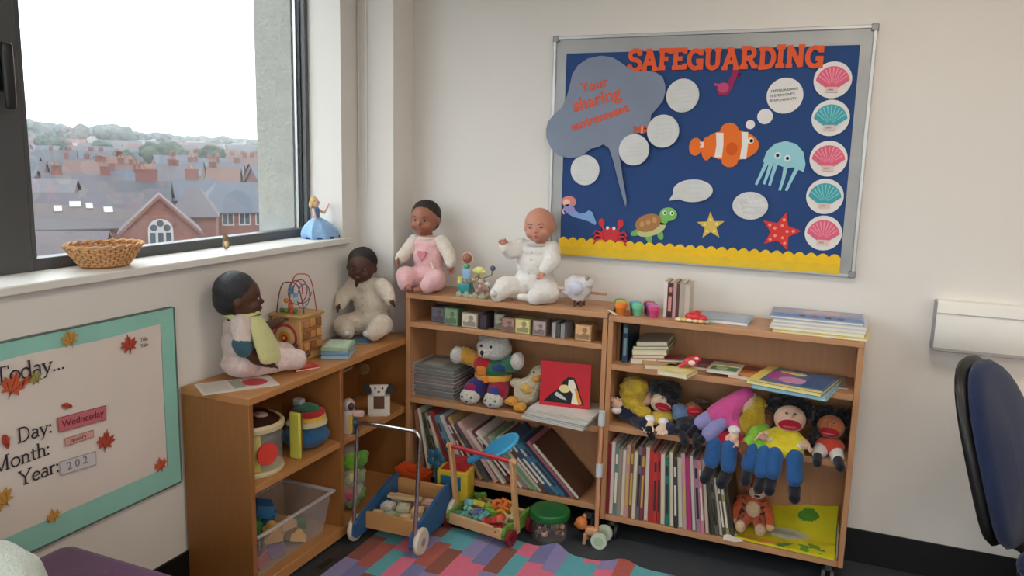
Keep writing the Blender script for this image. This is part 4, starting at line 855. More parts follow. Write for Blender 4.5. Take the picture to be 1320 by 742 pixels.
# --- brown doll in pink pyjamas on the left bookcase
t = thing('baby_doll', 'brown-skinned baby doll in pink pyjamas sitting on the left bookcase', 'doll', (.355, -.15, ATOP), 0, 'baby dolls')
blob('pyjamas', [('e', (.357, -.135, 1.035), (.082, .070, .070)), ('e', (.356, -.140, 1.115), (.074, .060, .085)), ('e', (.355, -.142, 1.175), (.082, .050, .040))]
     + limb(((.315, -.155, 1.010), .052), ((.286, -.225, 1.030), .046), ((.305, -.262, 1.004), .034)) + limb(((.400, -.155, 1.010), .052), ((.436, -.225, 1.026), .048), ((.418, -.262, 1.000), .034)), PNK, t, .006, 3, .004, 30)
for s_ in (limb(((.288, -.145, 1.180), .034), ((.258, -.180, 1.125), .031), ((.252, -.212, 1.108), .027)), limb(((.424, -.145, 1.185), .034), ((.468, -.155, 1.135), .030), ((.486, -.168, 1.098), .026))):
    blob('sleeve', s_, CRM, t, .0055, 2, .003, 40)
obj('collar', MB().tube([(.356+.046*math.cos(a), -.148+.040*math.sin(a), 1.198) for a in [2*PI*k/16 for k in range(16)]], .008, 6, True), CRM, t)
obj('heart_motif', MB().prism([(.355+.022*p, 1.125+.024*q) for p, q in ((0, -1), (.7, -.2), (1, .4), (.75, .85), (.35, .85), (0, .45), (-.35, .85), (-.75, .85), (-1, .4), (-.7, -.2))], -.206, -.190), PNK2, t)
obj('waist_ribbon', MB().tube([(.395, -.192, 1.098), (.412, -.196, 1.07), (.420, -.196, 1.04)], .006, 6), fab((232, 206, 200)), t)
head(t, (.342, -.150, 1.285), .070, .12, SKB, .06, 0, mat((40, 30, 28), .8, 0, .2, 60, .4, 200))
hand(t, (.252, -.226, 1.100), (.1, -.6, -.4), (.6, -.2, -.2), .036, SKB); hand(t, (.490, -.172, 1.080), (.1, -.15, -1), (-.3, -.9, 0), .036, SKB)
for p, d in (((.318, -.272, .992), (.45, -.30, -.1)), ((.408, -.272, .990), (-.45, -.30, -.1))): blob('foot', foot_prims(p, d, .036), SKB, t, .004, 2)

# --- pale bald doll in white sleepsuit
t = thing('baby_doll', 'bald pale baby doll in white sleepsuit with one arm raised', 'doll', (.87, -.15, ATOP), 0, 'baby dolls')
blob('sleepsuit', [('e', (.872, -.130, 1.040), (.092, .075, .075)), ('e', (.878, -.135, 1.120), (.084, .066, .080)), ('e', (.884, -.140, 1.180), (.086, .054, .042))]
     + limb(((.822, -.15, 1.012), .056), ((.772, -.215, 1.022), .046), ((.762, -.262, .998), .036)) + limb(((.922, -.15, 1.012), .056), ((.972, -.205, 1.016), .046), ((.925, -.255, .998), .036))
     + limb(((.812, -.145, 1.190), .038), ((.782, -.190, 1.172), .034), ((.766, -.212, 1.190), .028)) + limb(((.952, -.145, 1.188), .038), ((.972, -.180, 1.140), .034), ((.955, -.215, 1.112), .028)), WHT, t, .006, 3, .0045, 28)
for k in range(5): obj('popper', MB().ell((.885-.004*k, -.203+.002*k, 1.175-.030*k), (.005, .003, .005), 8, 6), plas((200, 198, 196)), t)
obj('neck_trim', MB().tube([(.888+.048*math.cos(a), -.150+.042*math.sin(a), 1.206) for a in [2*PI*k/16 for k in range(16)]], .007, 6, True), fab((206, 200, 196)), t)
head(t, (.900, -.162, 1.286), .070, .10, SKW, .10, -.08, None, closed=True, lip=(176, 96, 92))
hand(t, (.764, -.224, 1.203), (-.1, -.5, .8), (.4, -.6, -.2), .038, SKW); hand(t, (.946, -.230, 1.094), (-.2, -.5, -.8), (-.4, -.7, .3), .038, SKW)
for p, d in (((.760, -.268, .994), (-.05, -.5, .15)), ((.905, -.262, .992), (-.6, -.3, .05))): blob('bootee', foot_prims(p, d, .040), WHT, t, .0045, 2, .002, 40)

# --- dark doll in cream sleepsuit by the column
t = thing('baby_doll', 'dark-skinned baby doll in cream sleepsuit leaning against the column', 'doll', (.13, -.32, CTOP), 0, 'baby dolls')
CRM2 = mat((206, 194, 176), .9, 0, .14, 80, .4, 120, sheen=.25)
blob('sleepsuit', [('e', (.135, -.275, .822), (.094, .072, .070)), ('e', (.135, -.275, .910), (.088, .064, .085)), ('e', (.132, -.280, .978), (.090, .054, .045))]
     + limb(((.082, -.30, .806), .056), ((.062, -.385, .812), .046), ((.105, -.425, .795), .038)) + limb(((.185, -.30, .806), .056), ((.238, -.345, .822), .048), ((.224, -.392, .796), .038))
     + limb(((.060, -.290, .985), .040), ((.030, -.335, .930), .035), ((.038, -.372, .905), .029)) + limb(((.200, -.290, .985), .040), ((.246, -.310, .958), .034), ((.264, -.322, .938), .028)), CRM2, t, .006, 3, .005, 26)
for k in range(4): obj('popper', MB().ell((.134, -.345, .965-.032*k), (.005, .003, .005), 8, 6), plas((170, 150, 130)), t)
head(t, (.112, -.315, 1.070), .070, .35, SKD2, .12, .05, mat((26, 22, 24), .75, 0, .2, 60, .4, 200), lip=(96, 52, 50))
hand(t, (.040, -.390, .894), (.3, -.8, -.4), (.7, 0, -.3), .036, SKD2); hand(t, (.277, -.332, .930), (.8, -.4, -.3), (0, -.7, -.6), .036, SKD2)
for p, d in (((.112, -.436, .790), (.35, -.45, .1)), ((.220, -.400, .790), (-.1, -.5, .1))): blob('bootee', foot_prims(p, d, .038), fab((206, 206, 204)), t, .0045, 2)

# --- dark doll with a lime bib, seen in profile
t = thing('baby_doll', 'dark-skinned baby doll in profile with a lime green bib', 'doll', (.12, -1.09, CTOP), 0, 'baby dolls')
blob('trousers', [('e', (.118, -1.085, .812), (.078, .082, .058))] + limb(((.150, -1.060, .802), .048), ((.205, -.985, .808), .044), ((.238, -.935, .802), .039)) + limb(((.090, -1.045, .802), .048), ((.115, -.950, .818), .044), ((.140, -.880, .806), .038)), PPAT, t, .006, 3, .003, 35)
blob('top', [('e', (.116, -1.088, .880), (.076, .070, .080)), ('e', (.118, -1.088, .945), (.072, .064, .048))] + limb(((.152, -1.132, .962), .038), ((.168, -1.148, .905), .036)) + limb(((.085, -1.050, .958), .036), ((.100, -1.010, .925), .033)), fab((212, 196, 190)), t, .006, 3, .004, 30)
blob('cuff', limb(((.169, -1.149, .903), .0365), ((.176, -1.146, .882), .034)), fab((60, 98, 112)), t, .005, 1)
blob('arm', limb(((.176, -1.145, .885), .025), ((.200, -1.110, .838), .022), ((.216, -1.075, .818), .018)) + hand_prims((.219, -1.060, .808), (.1, .8, -.3), (-.4, 0, -.8), .040), SKD, t, .0032, 2)
blob('arm', limb(((.102, -1.008, .922), .023), ((.120, -.945, .918), .020), ((.126, -.905, .925), .017)) + hand_prims((.127, -.890, .928), (0, .9, .1), (.2, 0, -1), .038), SKD, t, .0032, 2)
# bib: a curved flap hung round the neck, over the chest towards the legs
LIME = mat((208, 210, 150), .9, 0, .10, 50, .35, 160, sheen=.2); fd = Vector((.93, .367, 0)); sd = Vector((.367, -.93, 0))
bv = []; nu, nv = 10, 12
for j in range(nv+1):
    v = j/nv; hw = .040+.060*math.sin(min(1, v*1.25)*PI/2)*(1 if v < .85 else math.sqrt(max(0, 1-((v-.85)/.16)**2)))
    for i_ in range(nu+1):
        u = 2*i_/nu-1
        fwd = .064+.036*math.sin(v*1.5)+.030*v-.030*u*u
        p = Vector((.122, -1.085, .985-.165*v))+fd*fwd+sd*(u*hw)
        bv.append(p)
bm_ = MB(); n_ = len(bv)
bm_.add([tuple(p) for p in bv]+[tuple(p-fd*.004) for p in bv], [(j*(nu+1)+i_, j*(nu+1)+i_+1, (j+1)*(nu+1)+i_+1, (j+1)*(nu+1)+i_) for j in range(nv) for i_ in range(nu)]+[(n_+j*(nu+1)+i_, n_+(j+1)*(nu+1)+i_, n_+(j+1)*(nu+1)+i_+1, n_+j*(nu+1)+i_+1) for j in range(nv) for i_ in range(nu)])
obj('bib', bm_, LIME, t, ang=80)
obj('bib_strap', MB().tube([Vector((.118, -1.090, .985+.012*abs(math.cos(a))))+fd*(.058*math.cos(a))+sd*(.058*math.sin(a)) for a in [2*PI*k/20 for k in range(20)]], .010, 6, True), LIME, t)
head(t, (.122, -1.098, 1.052), .078, PI-.86, SKD, .05, 0, mat((28, 30, 36), .55, 0, .2, 60, .35, 200), lip=(104, 58, 54))
for p, d in (((.243, -.925, .800), (.5, .6, .45)), ((.145, -.868, .804), (.3, .7, .5))): blob('foot', foot_prims(p, d, .034), SKD, t, .004, 2)

# ================================================================ soft toys on the shelf
# --- knitted teddy in a patterned jumper
t = thing('teddy_bear', 'white knitted teddy in a colourful patched jumper', 'soft toy', (.69, -.17, A2))
TW = fluff((206, 204, 198)); TY = fluff((206, 156, 62)); 
hd = blob('head', [('e', (.705, -.165, .735), (.082, .066, .058)), ('e', (.655, -.165, .780), (.024, .016, .022)), ('e', (.752, -.165, .782), (.024, .016, .022)), ('e', (.685, -.228, .722), (.030, .022, .024))], TW, t, .006, 3, .003, 60)
for p in ((.668, -.224, .752), (.715, -.226, .752)): obj('eye', MB().ell(p, .0065, 10, 8), BLK, hd)
obj('nose', MB().ell((.684, -.250, .728), (.009, .007, .011), 10, 8), BLK, hd); obj('mouth', MB().tube([(.684, -.250, .716), (.682, -.248, .704), (.672, -.246, .698)], .002, 5), fab((180, 60, 80)), hd)
blob('jumper', [('e', (.70, -.160, .645), (.078, .060, .058))], fab((44, 110, 78)), t, .006, 2, .002, 60)
obj('jumper_patch', MB().ell((.668, -.195, .658), (.048, .030, .046)), fab((178, 40, 52)), t); obj('jumper_patch', MB().box(.648, .690, -.232, -.205, .618, .660, bev=.008), fab((214, 128, 56)), t); obj('jumper_patch', MB().ell((.735, -.190, .655), (.042, .030, .020)), fab((46, 66, 120)), t)
obj('belt', MB().lathe([(.082, -.012), (.086, -.008), (.086, .008), (.082, .012)], (.70, -.162, .606), 24, sy=.8), fab((222, 164, 66)), t); obj('buckle', MB().box(.688, .708, -.238, -.222, .590, .620, bev=.003), fab((232, 140, 50)), t)
for (c, m_, c2) in (((.570, -.185, .690), TY, (.545, -.215, .693)), ((.810, -.175, .680), fluff((44, 116, 82)), (.834, -.205, .700))):
    sx = -1 if c[0] < .7 else 1
    a_ = blob('arm', limb(((.70+sx*.06, -.165, .660), .034), (c, .040)), m_, t, .006, 2, .002, 50)
    blob('paw', [('e', c2, (.030, .034, .040))], TW, a_, .006, 2, .003, 60)
for sx, m1, m2, px in ((-1, fab((52, 46, 110)), fab((150, 30, 80)), .628), (1, fab((150, 26, 56)), fab((50, 60, 130)), .742)):
    lg = blob('leg', limb(((.70+sx*.035, -.17, .575), .046), ((px+.004, -.215, .545), .048)), m1, t, .006, 2, .002, 50)
    obj('knee_patch', MB().ell((px+.004, -.250, .560), (.026, .012, .026)), m2, lg)
    f_ = blob('foot', [('e', (px, -.245, .523), (.046, .042, .036))], TW, lg, .006, 2, .004, 60)
for px in (.628, .742):
    for (u, v, c) in ((-.022, .004, (60, 50, 40)), (.0, -.012, (110, 70, 40)), (.022, .006, (90, 110, 80)), (.002, .016, (210, 180, 100))):
        obj('foot_spot', MB().ell((px+u, -.245-.040*math.sqrt(max(.1, 1-(u/.046)**2-(v/.036)**2)), .523+v), (.006, .004, .006), 8, 6), mat(c, .8), t)
# --- duck
t = thing('toy_duck', 'cream plush duck with orange feet lying beside the teddy', 'soft toy', (.86, -.17, A2))
DK = fluff((212, 200, 170)); OR_ = fluff((222, 156, 52))
blob('body', [('e', (.868, -.170, .560), (.058, .052, .066), (0, .35, 0)), ('e', (.918, -.150, .635), (.044, .042, .044)), ('c', (.88, -.16, .58), (.918, -.152, .63), .044, .040), ('e', (.812, -.165, .590), (.030, .026, .020))], DK, t, .006, 2, .004, 50)
blob('bill', [('e', (.922, -.200, .630), (.022, .026, .012)), ('e', (.930, -.180, .636), (.020, .018, .012))], OR_, t, .005, 2)
blob('wing', [('e', (.880, -.215, .585), (.028, .016, .022), (0, .6, 0))], fluff((214, 176, 92)), t, .005, 2, .003, 60)
for p in ((.822, -.225, .525), (.868, -.238, .508)): blob('foot', [('e', p, (.026, .030, .020)), ('e', (p[0]-.014, p[1]-.016, p[2]), (.014, .016, .014)), ('e', (p[0]+.014, p[1]-.016, p[2]-.002), (.014, .016, .014))], OR_, t, .005, 2, .003, 60)
for p in ((.905, -.190, .655), (.942, -.185, .655)): obj('eye', MB().ell(p, .0045, 8, 6), BLK, t)
# --- seated orange striped soft toy on the bottom shelf of B
t = thing('plush_tiger', 'small orange striped plush tiger sitting on the yellow bag', 'soft toy', (1.85, -.18, B3+.03))
TG = fluff((206, 92, 48)); z0 = B3+.035
blob('body', [('e', (1.850, -.170, z0+.072), (.046, .038, .062))], TG, t, .005, 2, .002, 60)
obj('tummy', MB().ell((1.852, -.200, z0+.078), (.028, .016, .034)), fluff((224, 190, 150)), t)
hd = blob('head', [('e', (1.856, -.170, z0+.165), (.046, .040, .042)), ('e', (1.822, -.165, z0+.200), (.016, .010, .018)), ('e', (1.890, -.165, z0+.200), (.016, .010, .018))], TG, t, .005, 2, .002, 60)
obj('muzzle', MB().ell((1.862, -.205, z0+.150), (.032, .018, .024)), fluff((228, 200, 176)), hd); obj('nose', MB().ell((1.862, -.224, z0+.158), (.010, .005, .007)), BLK, hd); obj('mouth', MB().ell((1.864, -.221, z0+.142), (.012, .004, .005)), BLK, hd)
for sx in (-1, 1):
    obj('eye', MB().ell((1.856+sx*.016, -.207, z0+.178), .005, 8, 6), BLK, hd)
    a_ = blob('arm', limb(((1.850+sx*.042, -.172, z0+.105), .018), ((1.850+sx*.066, -.190, z0+.060), .017), ((1.850+sx*.068, -.205, z0+.030), .018)), TG, t, .005, 2)
    obj('paw', MB().ell((1.850+sx*.068, -.212, z0+.022), (.018, .016, .016)), fluff((228, 196, 160)), a_)
    l_ = blob('leg', limb(((1.850+sx*.026, -.180, z0+.030), .026), ((1.850+sx*.036, -.232, z0+.018), .023)), TG, t, .005, 2)
    obj('foot', MB().ell((1.850+sx*.037, -.250, z0+.020), (.020, .018, .024)), fluff((226, 190, 150)), l_)
    st = MB()
    for k in range(3): st.tube([(1.850+sx*(.026+.003*k), -.205-.010*k, z0+.048-.002*k), (1.850+sx*(.050), -.200-.011*k, z0+.038-.002*k), (1.850+sx*.058, -.195-.011*k, z0+.022)], .0035, 5)
    for k in range(3): st.tube([(1.850+sx*.044, -.190, z0+.118-.026*k), (1.850+sx*.030, -.204, z0+.114-.026*k)], .0035, 5)
    obj('stripe', st, fluff((46, 30, 26)), t)
t_ = MB().tube([(1.81, -.14, z0+.03), (1.79, -.12, z0+.05), (1.785, -.13, z0+.09)], .009, 8); obj('tail', t_, TG, t)

# ================================================================ hand puppets
JEAN = fab((42, 92, 150)); SHOE = fab((22, 24, 34)); LAV = fab((140, 138, 190))
def puppet(lab, hc, hr, yaw, sk, hairp, hairc, shirt, shirtc, legs, legc, shoes, hands, pitch=0.0, lips=True, rollv=0.0, mouthc=(168, 28, 48)):
    t = thing('hand_puppet', lab, 'puppet', (hc[0], -.2, B2), 0, 'hand puppets on the middle shelf')
    M = headM(hc, yaw, pitch, rollv)
    h = blob('head', [E_(M, (0, 0, 0), (hr, hr*.85, hr*.9)), E_(M, (0, -.62*hr, -.1*hr), (.80*hr, .40*hr, .52*hr)), E_(M, (0, -.86*hr, .50*hr), (.17*hr, .16*hr, .16*hr))], sk, t, hr*.075, 2)
    if lips:
        lp = obj('lips', MB().ell(M @ Vector((0, -.92*hr, -.12*hr)), (.72*hr, .20*hr, .36*hr), 20, 10, rot=M.to_euler()), fab(mouthc), h)
        obj('tongue', MB().ell(M @ Vector((0, -1.09*hr, -.20*hr)), (.46*hr, .06*hr, .07*hr), 14, 8, rot=M.to_euler()), fab((196, 84, 96)), lp)
    for sx in (-1, 1):
        e = obj('eye', MB().ell(M @ Vector((sx*.26*hr, -.74*hr, .60*hr)), (.10*hr, .06*hr, .09*hr), 10, 8, rot=M.to_euler()), plas((150, 140, 132)), h); obj('pupil', MB().ell(M @ Vector((sx*.26*hr, -.80*hr, .60*hr)), .055*hr, 8, 6), BLK, e)
    if hairp: blob('hair', [('e', *p) for p in hairp], hairc, t, .007, 1, .010, 45)
    if shirt: blob('shirt', shirt, shirtc, t, .006, 2, .004, 40)
    for lg, sh in zip(legs, shoes):
        l_ = blob('leg', limb(*lg), legc, t, .006, 2, .002, 40)
        blob('shoe', sh, SHOE, l_, .006, 2)
    for p, d in hands:
        hh_ = blob('hand', hand_prims(p, d, (0, -1, -.2), .050), sk, t, .003, 1)
        blob('cuff', [('e', tuple(Vector(p)-Vector(d).normalized()*.022), (.023, .021, .018))], fab((232, 228, 222)), hh_, .005, 1)
    return t
P_SK = fab((226, 186, 160)); P_BR = fab((170, 98, 56)); P_DK = fab((120, 76, 56))
BLKH = fluff((22, 20, 26)); YELH = fluff((196, 166, 44))
yf = -.292
# leftmost: yellow curls, dark clothes
puppet('hand puppet with a mop of yellow curls at the left end', (1.375, -.16, .605), .048, .5, P_SK, [((1.345, -.18, .628), (.058, .05, .062)), ((1.372, -.20, .655), (.040, .04, .034)), ((1.338, -.20, .585), (.034, .034, .04)), ((1.40, -.225, .560), (.034, .03, .030)), ((1.372, -.215, .575), (.030, .03, .036))], YELH,
       [('e', (1.33, -.18, .545), (.052, .060, .045)), ('c', (1.31, -.2, .545), (1.285, -.22, .565), .028, .022), ('c', (1.36, -.2, .535), (1.40, -.24, .525), .034, .028)], fab((28, 34, 58)), [(((1.375, -.22, .525), .030), ((1.415, -.262, .524), .028))], fab((30, 36, 56)), [foot_prims((1.440, -.285, .516), (.3, -.3, -.5), .038)], [((1.290, -.235, .578), (0, -.3, 1))], lips=False)
puppet('hand puppet with black hair and pale face leaning sideways', (1.465, -.185, .600), .046, .35, fab((222, 196, 172)), [((1.470, -.165, .655), (.068, .05, .034)), ((1.505, -.18, .630), (.036, .04, .045)), ((1.44, -.165, .655), (.036, .04, .03))], BLKH,
       [('e', (1.455, -.215, .540), (.044, .040, .028)), ('e', (1.485, -.20, .545), (.034, .04, .03))], fab((206, 178, 60)), [(((1.47, -.22, .53), .028), ((1.520, -.262, .523), .026))], fab((40, 44, 70)), [foot_prims((1.545, -.276, .522), (.5, -.2, 0), .036)], [((1.437, -.268, .530), (.1, -.6, -.6)), ((1.492, -.268, .528), (.1, -.6, -.6))], rollv=.3)
puppet('hand puppet in blue denim with orange-brown face lying down', (1.590, -.17, .575), .044, .25, P_BR, [((1.615, -.14, .590), (.05, .04, .032))], fluff((74, 44, 30)),
       [('e', (1.545, -.195, .572), (.036, .044, .034)), ('c', (1.53, -.2, .59), (1.565, -.22, .55), .022, .020)], fab((98, 124, 160)), [(((1.56, -.215, .545), .030), ((1.578, -.262, .530), .030)), (((1.60, -.215, .540), .028), ((1.622, -.262, .527), .028))], fab((24, 28, 44)), [foot_prims((1.575, -.29, .516), (.2, -.4, -.2), .044), foot_prims((1.628, -.288, .514), (.1, -.4, -.2), .044)], [], pitch=-.5)
# pink top, bent over, lavender legs to the left
puppet('hand puppet in a pink top bent over with lavender legs', (1.802, -.20, .655), .050, .9, P_SK, [((1.825, -.225, .600), (.046, .036, .055)), ((1.80, -.245, .575), (.034, .03, .04)), ((1.83, -.20, .65), (.04, .04, .04))], YELH,
       [('c', (1.695, -.245, .600), (1.790, -.215, .685), .046, .034), ('c', (1.735, -.25, .610), (1.775, -.268, .560), .034, .024), ('e', (1.735, -.235, .630), (.050, .040, .046))], fab((206, 84, 150)), [(((1.690, -.245, .605), .030), ((1.640, -.275, .570), .028)), (((1.712, -.265, .580), .032), ((1.675, -.295, .535), .029))], LAV, [foot_prims((1.625, -.285, .555), (-.4, -.2, -.5), .038), foot_prims((1.658, -.305, .522), (-.5, -.2, -.6), .038)], [((1.768, -.296, .545), (0, -.3, -1))], pitch=.9, lips=False)
# red shirt, jeans dangling
puppet('hand puppet in a red shirt with dangling jeans, face hidden', (1.770, -.13, .575), .040, .2, P_SK, None, None,
       [('e', (1.735, -.235, .530), (.074, .050, .030)), ('c', (1.69, -.272, .515), (1.79, -.272, .510), .034, .034)], fab((160, 22, 50)), [(((1.698, yf, .505), .031), ((1.694, yf-.010, .435), .031)), (((1.755, yf, .502), .032), ((1.757, yf-.010, .428), .031))], JEAN, [foot_prims((1.690, yf-.006, .396), (-.1, -.5, -.2), .058), foot_prims((1.752, yf-.006, .388), (-.1, -.5, -.2), .058)], [], lips=False)
puppet('hand puppet in a lime green shirt slumped in the middle', (1.865, -.18, .590), .044, .1, P_DK, [((1.87, -.15, .62), (.045, .035, .03))], fluff((96, 66, 40)),
       [('e', (1.862, -.235, .545), (.046, .045, .046)), ('c', (1.85, -.26, .56), (1.822, -.292, .525), .028, .022), ('c', (1.83, -.275, .512), (1.885, -.275, .508), .032, .032)], fab((136, 196, 66)), [(((1.838, yf, .503), .030), ((1.832, yf-.012, .445), .030)), (((1.884, yf, .500), .030), ((1.880, yf-.016, .430), .030))], JEAN, [foot_prims((1.828, yf-.008, .412), (0, -.5, -.2), .054), foot_prims((1.878, yf-.012, .394), (0, -.5, -.2), .054)], [((1.815, -.305, .515), (-.3, -.5, -.3))], lips=False)
puppet('hand puppet in a yellow shirt with wide open red mouth', (1.960, -.225, .620), .058, .08, P_SK, [((1.935, -.165, .655), (.07, .04, .045)), ((1.995, -.17, .64), (.05, .04, .05))], BLKH,
       [('e', (1.945, -.230, .548), (.062, .048, .040)), ('c', (1.91, -.272, .520), (1.99, -.272, .512), .036, .034), ('c', (1.93, -.24, .565), (1.885, -.285, .560), .026, .022), ('c', (1.98, -.24, .555), (2.015, -.280, .548), .026, .022)], fab((224, 206, 52)), [(((1.922, yf, .502), .032), ((1.918, yf-.014, .432), .031)), (((1.990, yf, .500), .032), ((1.998, yf-.014, .420), .031))], JEAN, [foot_prims((1.915, yf-.008, .394), (0, -.5, -.2), .056), foot_prims((2.000, yf-.008, .380), (.05, -.5, -.2), .056)], [((1.878, -.302, .562), (-.4, -.6, .2)), ((2.022, -.298, .552), (.3, -.6, .2))])
puppet('hand puppet with orange-brown face and black hair at the right end', (2.105, -.19, .600), .050, -.1, P_BR, [((2.085, -.14, .60), (.05, .035, .065)), ((2.060, -.20, .555), (.028, .03, .045)), ((2.14, -.15, .61), (.03, .03, .06))], BLKH,
       [('e', (2.105, -.215, .535), (.055, .045, .035))], fab((176, 60, 40)), [(((2.08, -.235, .525), .028), ((2.072, -.268, .520), .026)), (((2.13, -.235, .52), .028), ((2.135, -.268, .515), .026))], fab((206, 200, 196)), [foot_prims((2.070, -.290, .512), (0, -.4, -.1), .044), foot_prims((2.140, -.292, .510), (.1, -.4, -.1), .046)], [], mouthc=(140, 24, 36))
# ================================================================ on the window sill
SZ = 1.192
t = thing('wicker_basket', 'shallow oval wicker basket on the window sill', 'basket', (-.085, -1.475, SZ))
WK = mat((206, 160, 110), .75, 0, .25, 40, .5, 120); WK2 = mat((160, 108, 66), .75, 0, .2, 40)
bx0, by0 = -.085, -1.475
obj('base', MB().lathe([(.0, 0), (.068, 0), (.074, .008), (.07, .012)], (bx0, by0, SZ), 32, sx=.8), WK2, t)
st = MB()
for k in range(44):
    a = 2*PI*k/44; c, s_ = math.cos(a), math.sin(a)
    st.tube([(bx0+.8*c*r, by0+s_*r, SZ+z) for r, z in ((.072, .004), (.090, .025), (.108, .050), (.120, .068))], .0034, 5)
obj('upright_canes', st, WK2, t)
for k, (r, z) in enumerate(((.078, .010), (.085, .018), (.091, .026), (.097, .034), (.103, .042), (.109, .050), (.114, .058))):
    obj('woven_cane', MB().tube([(bx0+.8*(r+.0028*(-1)**(q+k))*math.cos(2*PI*q/44), by0+(r+.0028*(-1)**(q+k))*math.sin(2*PI*q/44), SZ+z) for q in range(44)], .0040, 5, True), WK, t)
rm = MB()
for ph in (0, PI): rm.tube([(bx0+.8*(.122+.004*math.cos(q*.9+ph))*math.cos(2*PI*q/70), by0+(.122+.004*math.cos(q*.9+ph))*math.sin(2*PI*q/70), SZ+.070+.004*math.sin(q*.9+ph)) for q in range(70)], .0042, 5, True)
obj('plaited_rim', rm, WK, t)
t = thing('figurine', 'tiny brown animal figurine on the window sill', 'figurine', (-.10, -.92, SZ))
blob('body', [('e', (-.10, -.92, SZ+.020), (.014, .014, .020)), ('e', (-.10, -.922, SZ+.046), (.012, .012, .012)), ('e', (-.10, -.930, SZ+.060), (.004, .004, .006)), ('e', (-.10, -.912, SZ+.060), (.004, .004, .006))], mat((132, 104, 72), .6, 0, .3, 90), t, .003, 1)
obj('chest', MB().ell((-.092, -.926, SZ+.022), (.008, .008, .013)), mat((196, 170, 130), .6), t)
for y in (-.927, -.918): obj('eye', MB().ell((-.089, y, SZ+.048), .002, 6, 5), BLK, t)
# doll in a blue gown
t = thing('gown_doll', 'small blonde doll in a light blue gown on the window sill', 'doll', (-.075, -.33, SZ))
gx, gy = -.075, -.385
GB = mat((136, 178, 220), .6, 0, .15, 40, .4, 60, sheen=.3)
sk_ = MB(); nn = 36; prof = ((.018, .092), (.040, .080), (.070, .058), (.092, .034), (.102, .012), (.098, .0))
for j, (r, z) in enumerate(prof):
    sk_.v += [(gx+.75*r*(1+.06*math.sin(9*a))*math.cos(a), gy+.032*(1-z*10)+r*(1+.06*math.sin(9*a))*math.sin(a), SZ+z) for a in [2*PI*i_/nn for i_ in range(nn)]]
sk_.f = [(j*nn+i_, j*nn+(i_+1) % nn, (j+1)*nn+(i_+1) % nn, (j+1)*nn+i_) for j in range(len(prof)-1) for i_ in range(nn)]; sk_.mi = [0]*len(sk_.f)
obj('skirt', sk_, GB, t); obj('hem', MB().lathe([(.099, .0), (.101, .010), (.080, .012), (.080, 0)], (gx, gy+.032, SZ), 36, sx=.74), mat((40, 62, 110), .6, 0, .3, 50), t)
blob('bodice', [('c', (gx, gy, SZ+.095), (gx, gy-.006, SZ+.125), .014, .018)], fab((92, 128, 176)), t, .003, 1)
SKF = skin((226, 184, 160))
blob('arm', limb(((gx, gy-.022, SZ+.128), .007), ((gx+.012, gy-.030, SZ+.105), .006), ((gx+.014, gy-.020, SZ+.085), .005)), SKF, t, .0025, 1)
blob('arm', limb(((gx, gy+.012, SZ+.126), .007), ((gx+.008, gy+.045, SZ+.112), .006), ((gx+.008, gy+.072, SZ+.140), .005)) + [('e', (gx+.008, gy+.076, SZ+.147), (.005, .004, .007))], SKF, t, .0025, 1)
hd = blob('head', [('e', (gx+.004, gy-.010, SZ+.158), (.016, .015, .019)), ('c', (gx, gy-.008, SZ+.125), (gx+.002, gy-.009, SZ+.148), .007, .007), ('e', (gx+.020, gy-.008, SZ+.156), (.003, .003, .003))], SKF, t, .0028, 1)
for y in (-.005, .005): obj('eye', MB().ell((gx+.018, gy-.009+y, SZ+.161), .0022, 6, 5), BLK, hd)
blob('hair', [('e', (gx-.004, gy-.011, SZ+.166), (.019, .019, .018)), ('e', (gx-.012, gy-.020, SZ+.150), (.012, .012, .020)), ('e', (gx-.006, gy-.016, SZ+.182), (.010, .010, .008))], mat((206, 178, 118), .6, 0, .2, 60, .4, 120), t, .003, 1)

# ================================================================ on the low shelf unit
flatbook('open red and white picture magazine under the bib doll', (.225, -1.215, CTOP+.0004), .98, .26, .14, .004, (222, 214, 206), [(rect(-.12, -.03, .01, .13), (206, 200, 190)), (circ(.06, .07, .045, 18), (196, 44, 52)), (rect(-.02, .02, .02, .12), (150, 160, 140))], name='magazine', cat='magazine')
flatbook('small red booklet by the feet of the bib doll', (.262, -.90, CTOP+.0004), 1.1, .10, .08, .008, (190, 44, 50), [(rect(-.03, .03, .02, .06), (214, 90, 80))])
# activity cube with bead maze
x0, x1, y0, y1, z0, z1 = .012, .162, -.815, -.665, CTOP+.0005, .935
t = thing('activity_cube', 'wooden activity cube with a wire bead maze on top', 'toy', (.087, -.74, CTOP))
WD = wood((206, 160, 108), (10, 10, 1.5)); 
obj('body', MB().box(x0+.006, x1-.006, y0+.006, y1-.006, z0, z1-.012, bev=.002), WD, t); obj('lid', MB().box(x0-.004, x1+.004, y0-.004, y1+.004, z1-.012, z1, bev=.003), wood((190, 150, 96)), t)
fc = MB(); 
for r_, y_, m_ in ((.058, .002, (178, 60, 70)), (.046, .004, (222, 190, 140)), (.028, .006, (206, 150, 60)), (.016, .008, (186, 52, 44)), (.006, .011, (230, 200, 90))):
    obj('dial_ring', MB().prism(circ((x0+x1)/2-.004, z0+.088, r_, 28), y0+.007-y_, y0+.008), plas(m_), t, smooth=False)
for k in range(3):
    f_ = obj('side_bar', MB().box(x1-.007, x1+.001, y0+.014, y1-.014, z0+.030+.046*k, z0+.036+.046*k), wood((170, 120, 70)), t)
    for q in range(3): obj('turning_block', MB().box(x1-.006, x1+.006, y0+.020+.040*q, y0+.050+.040*q, z0+.040+.046*k, z0+.070+.046*k, bev=.002), wood([(206, 150, 90), (150, 100, 60), (190, 130, 80)][(k+q) % 3]), f_)
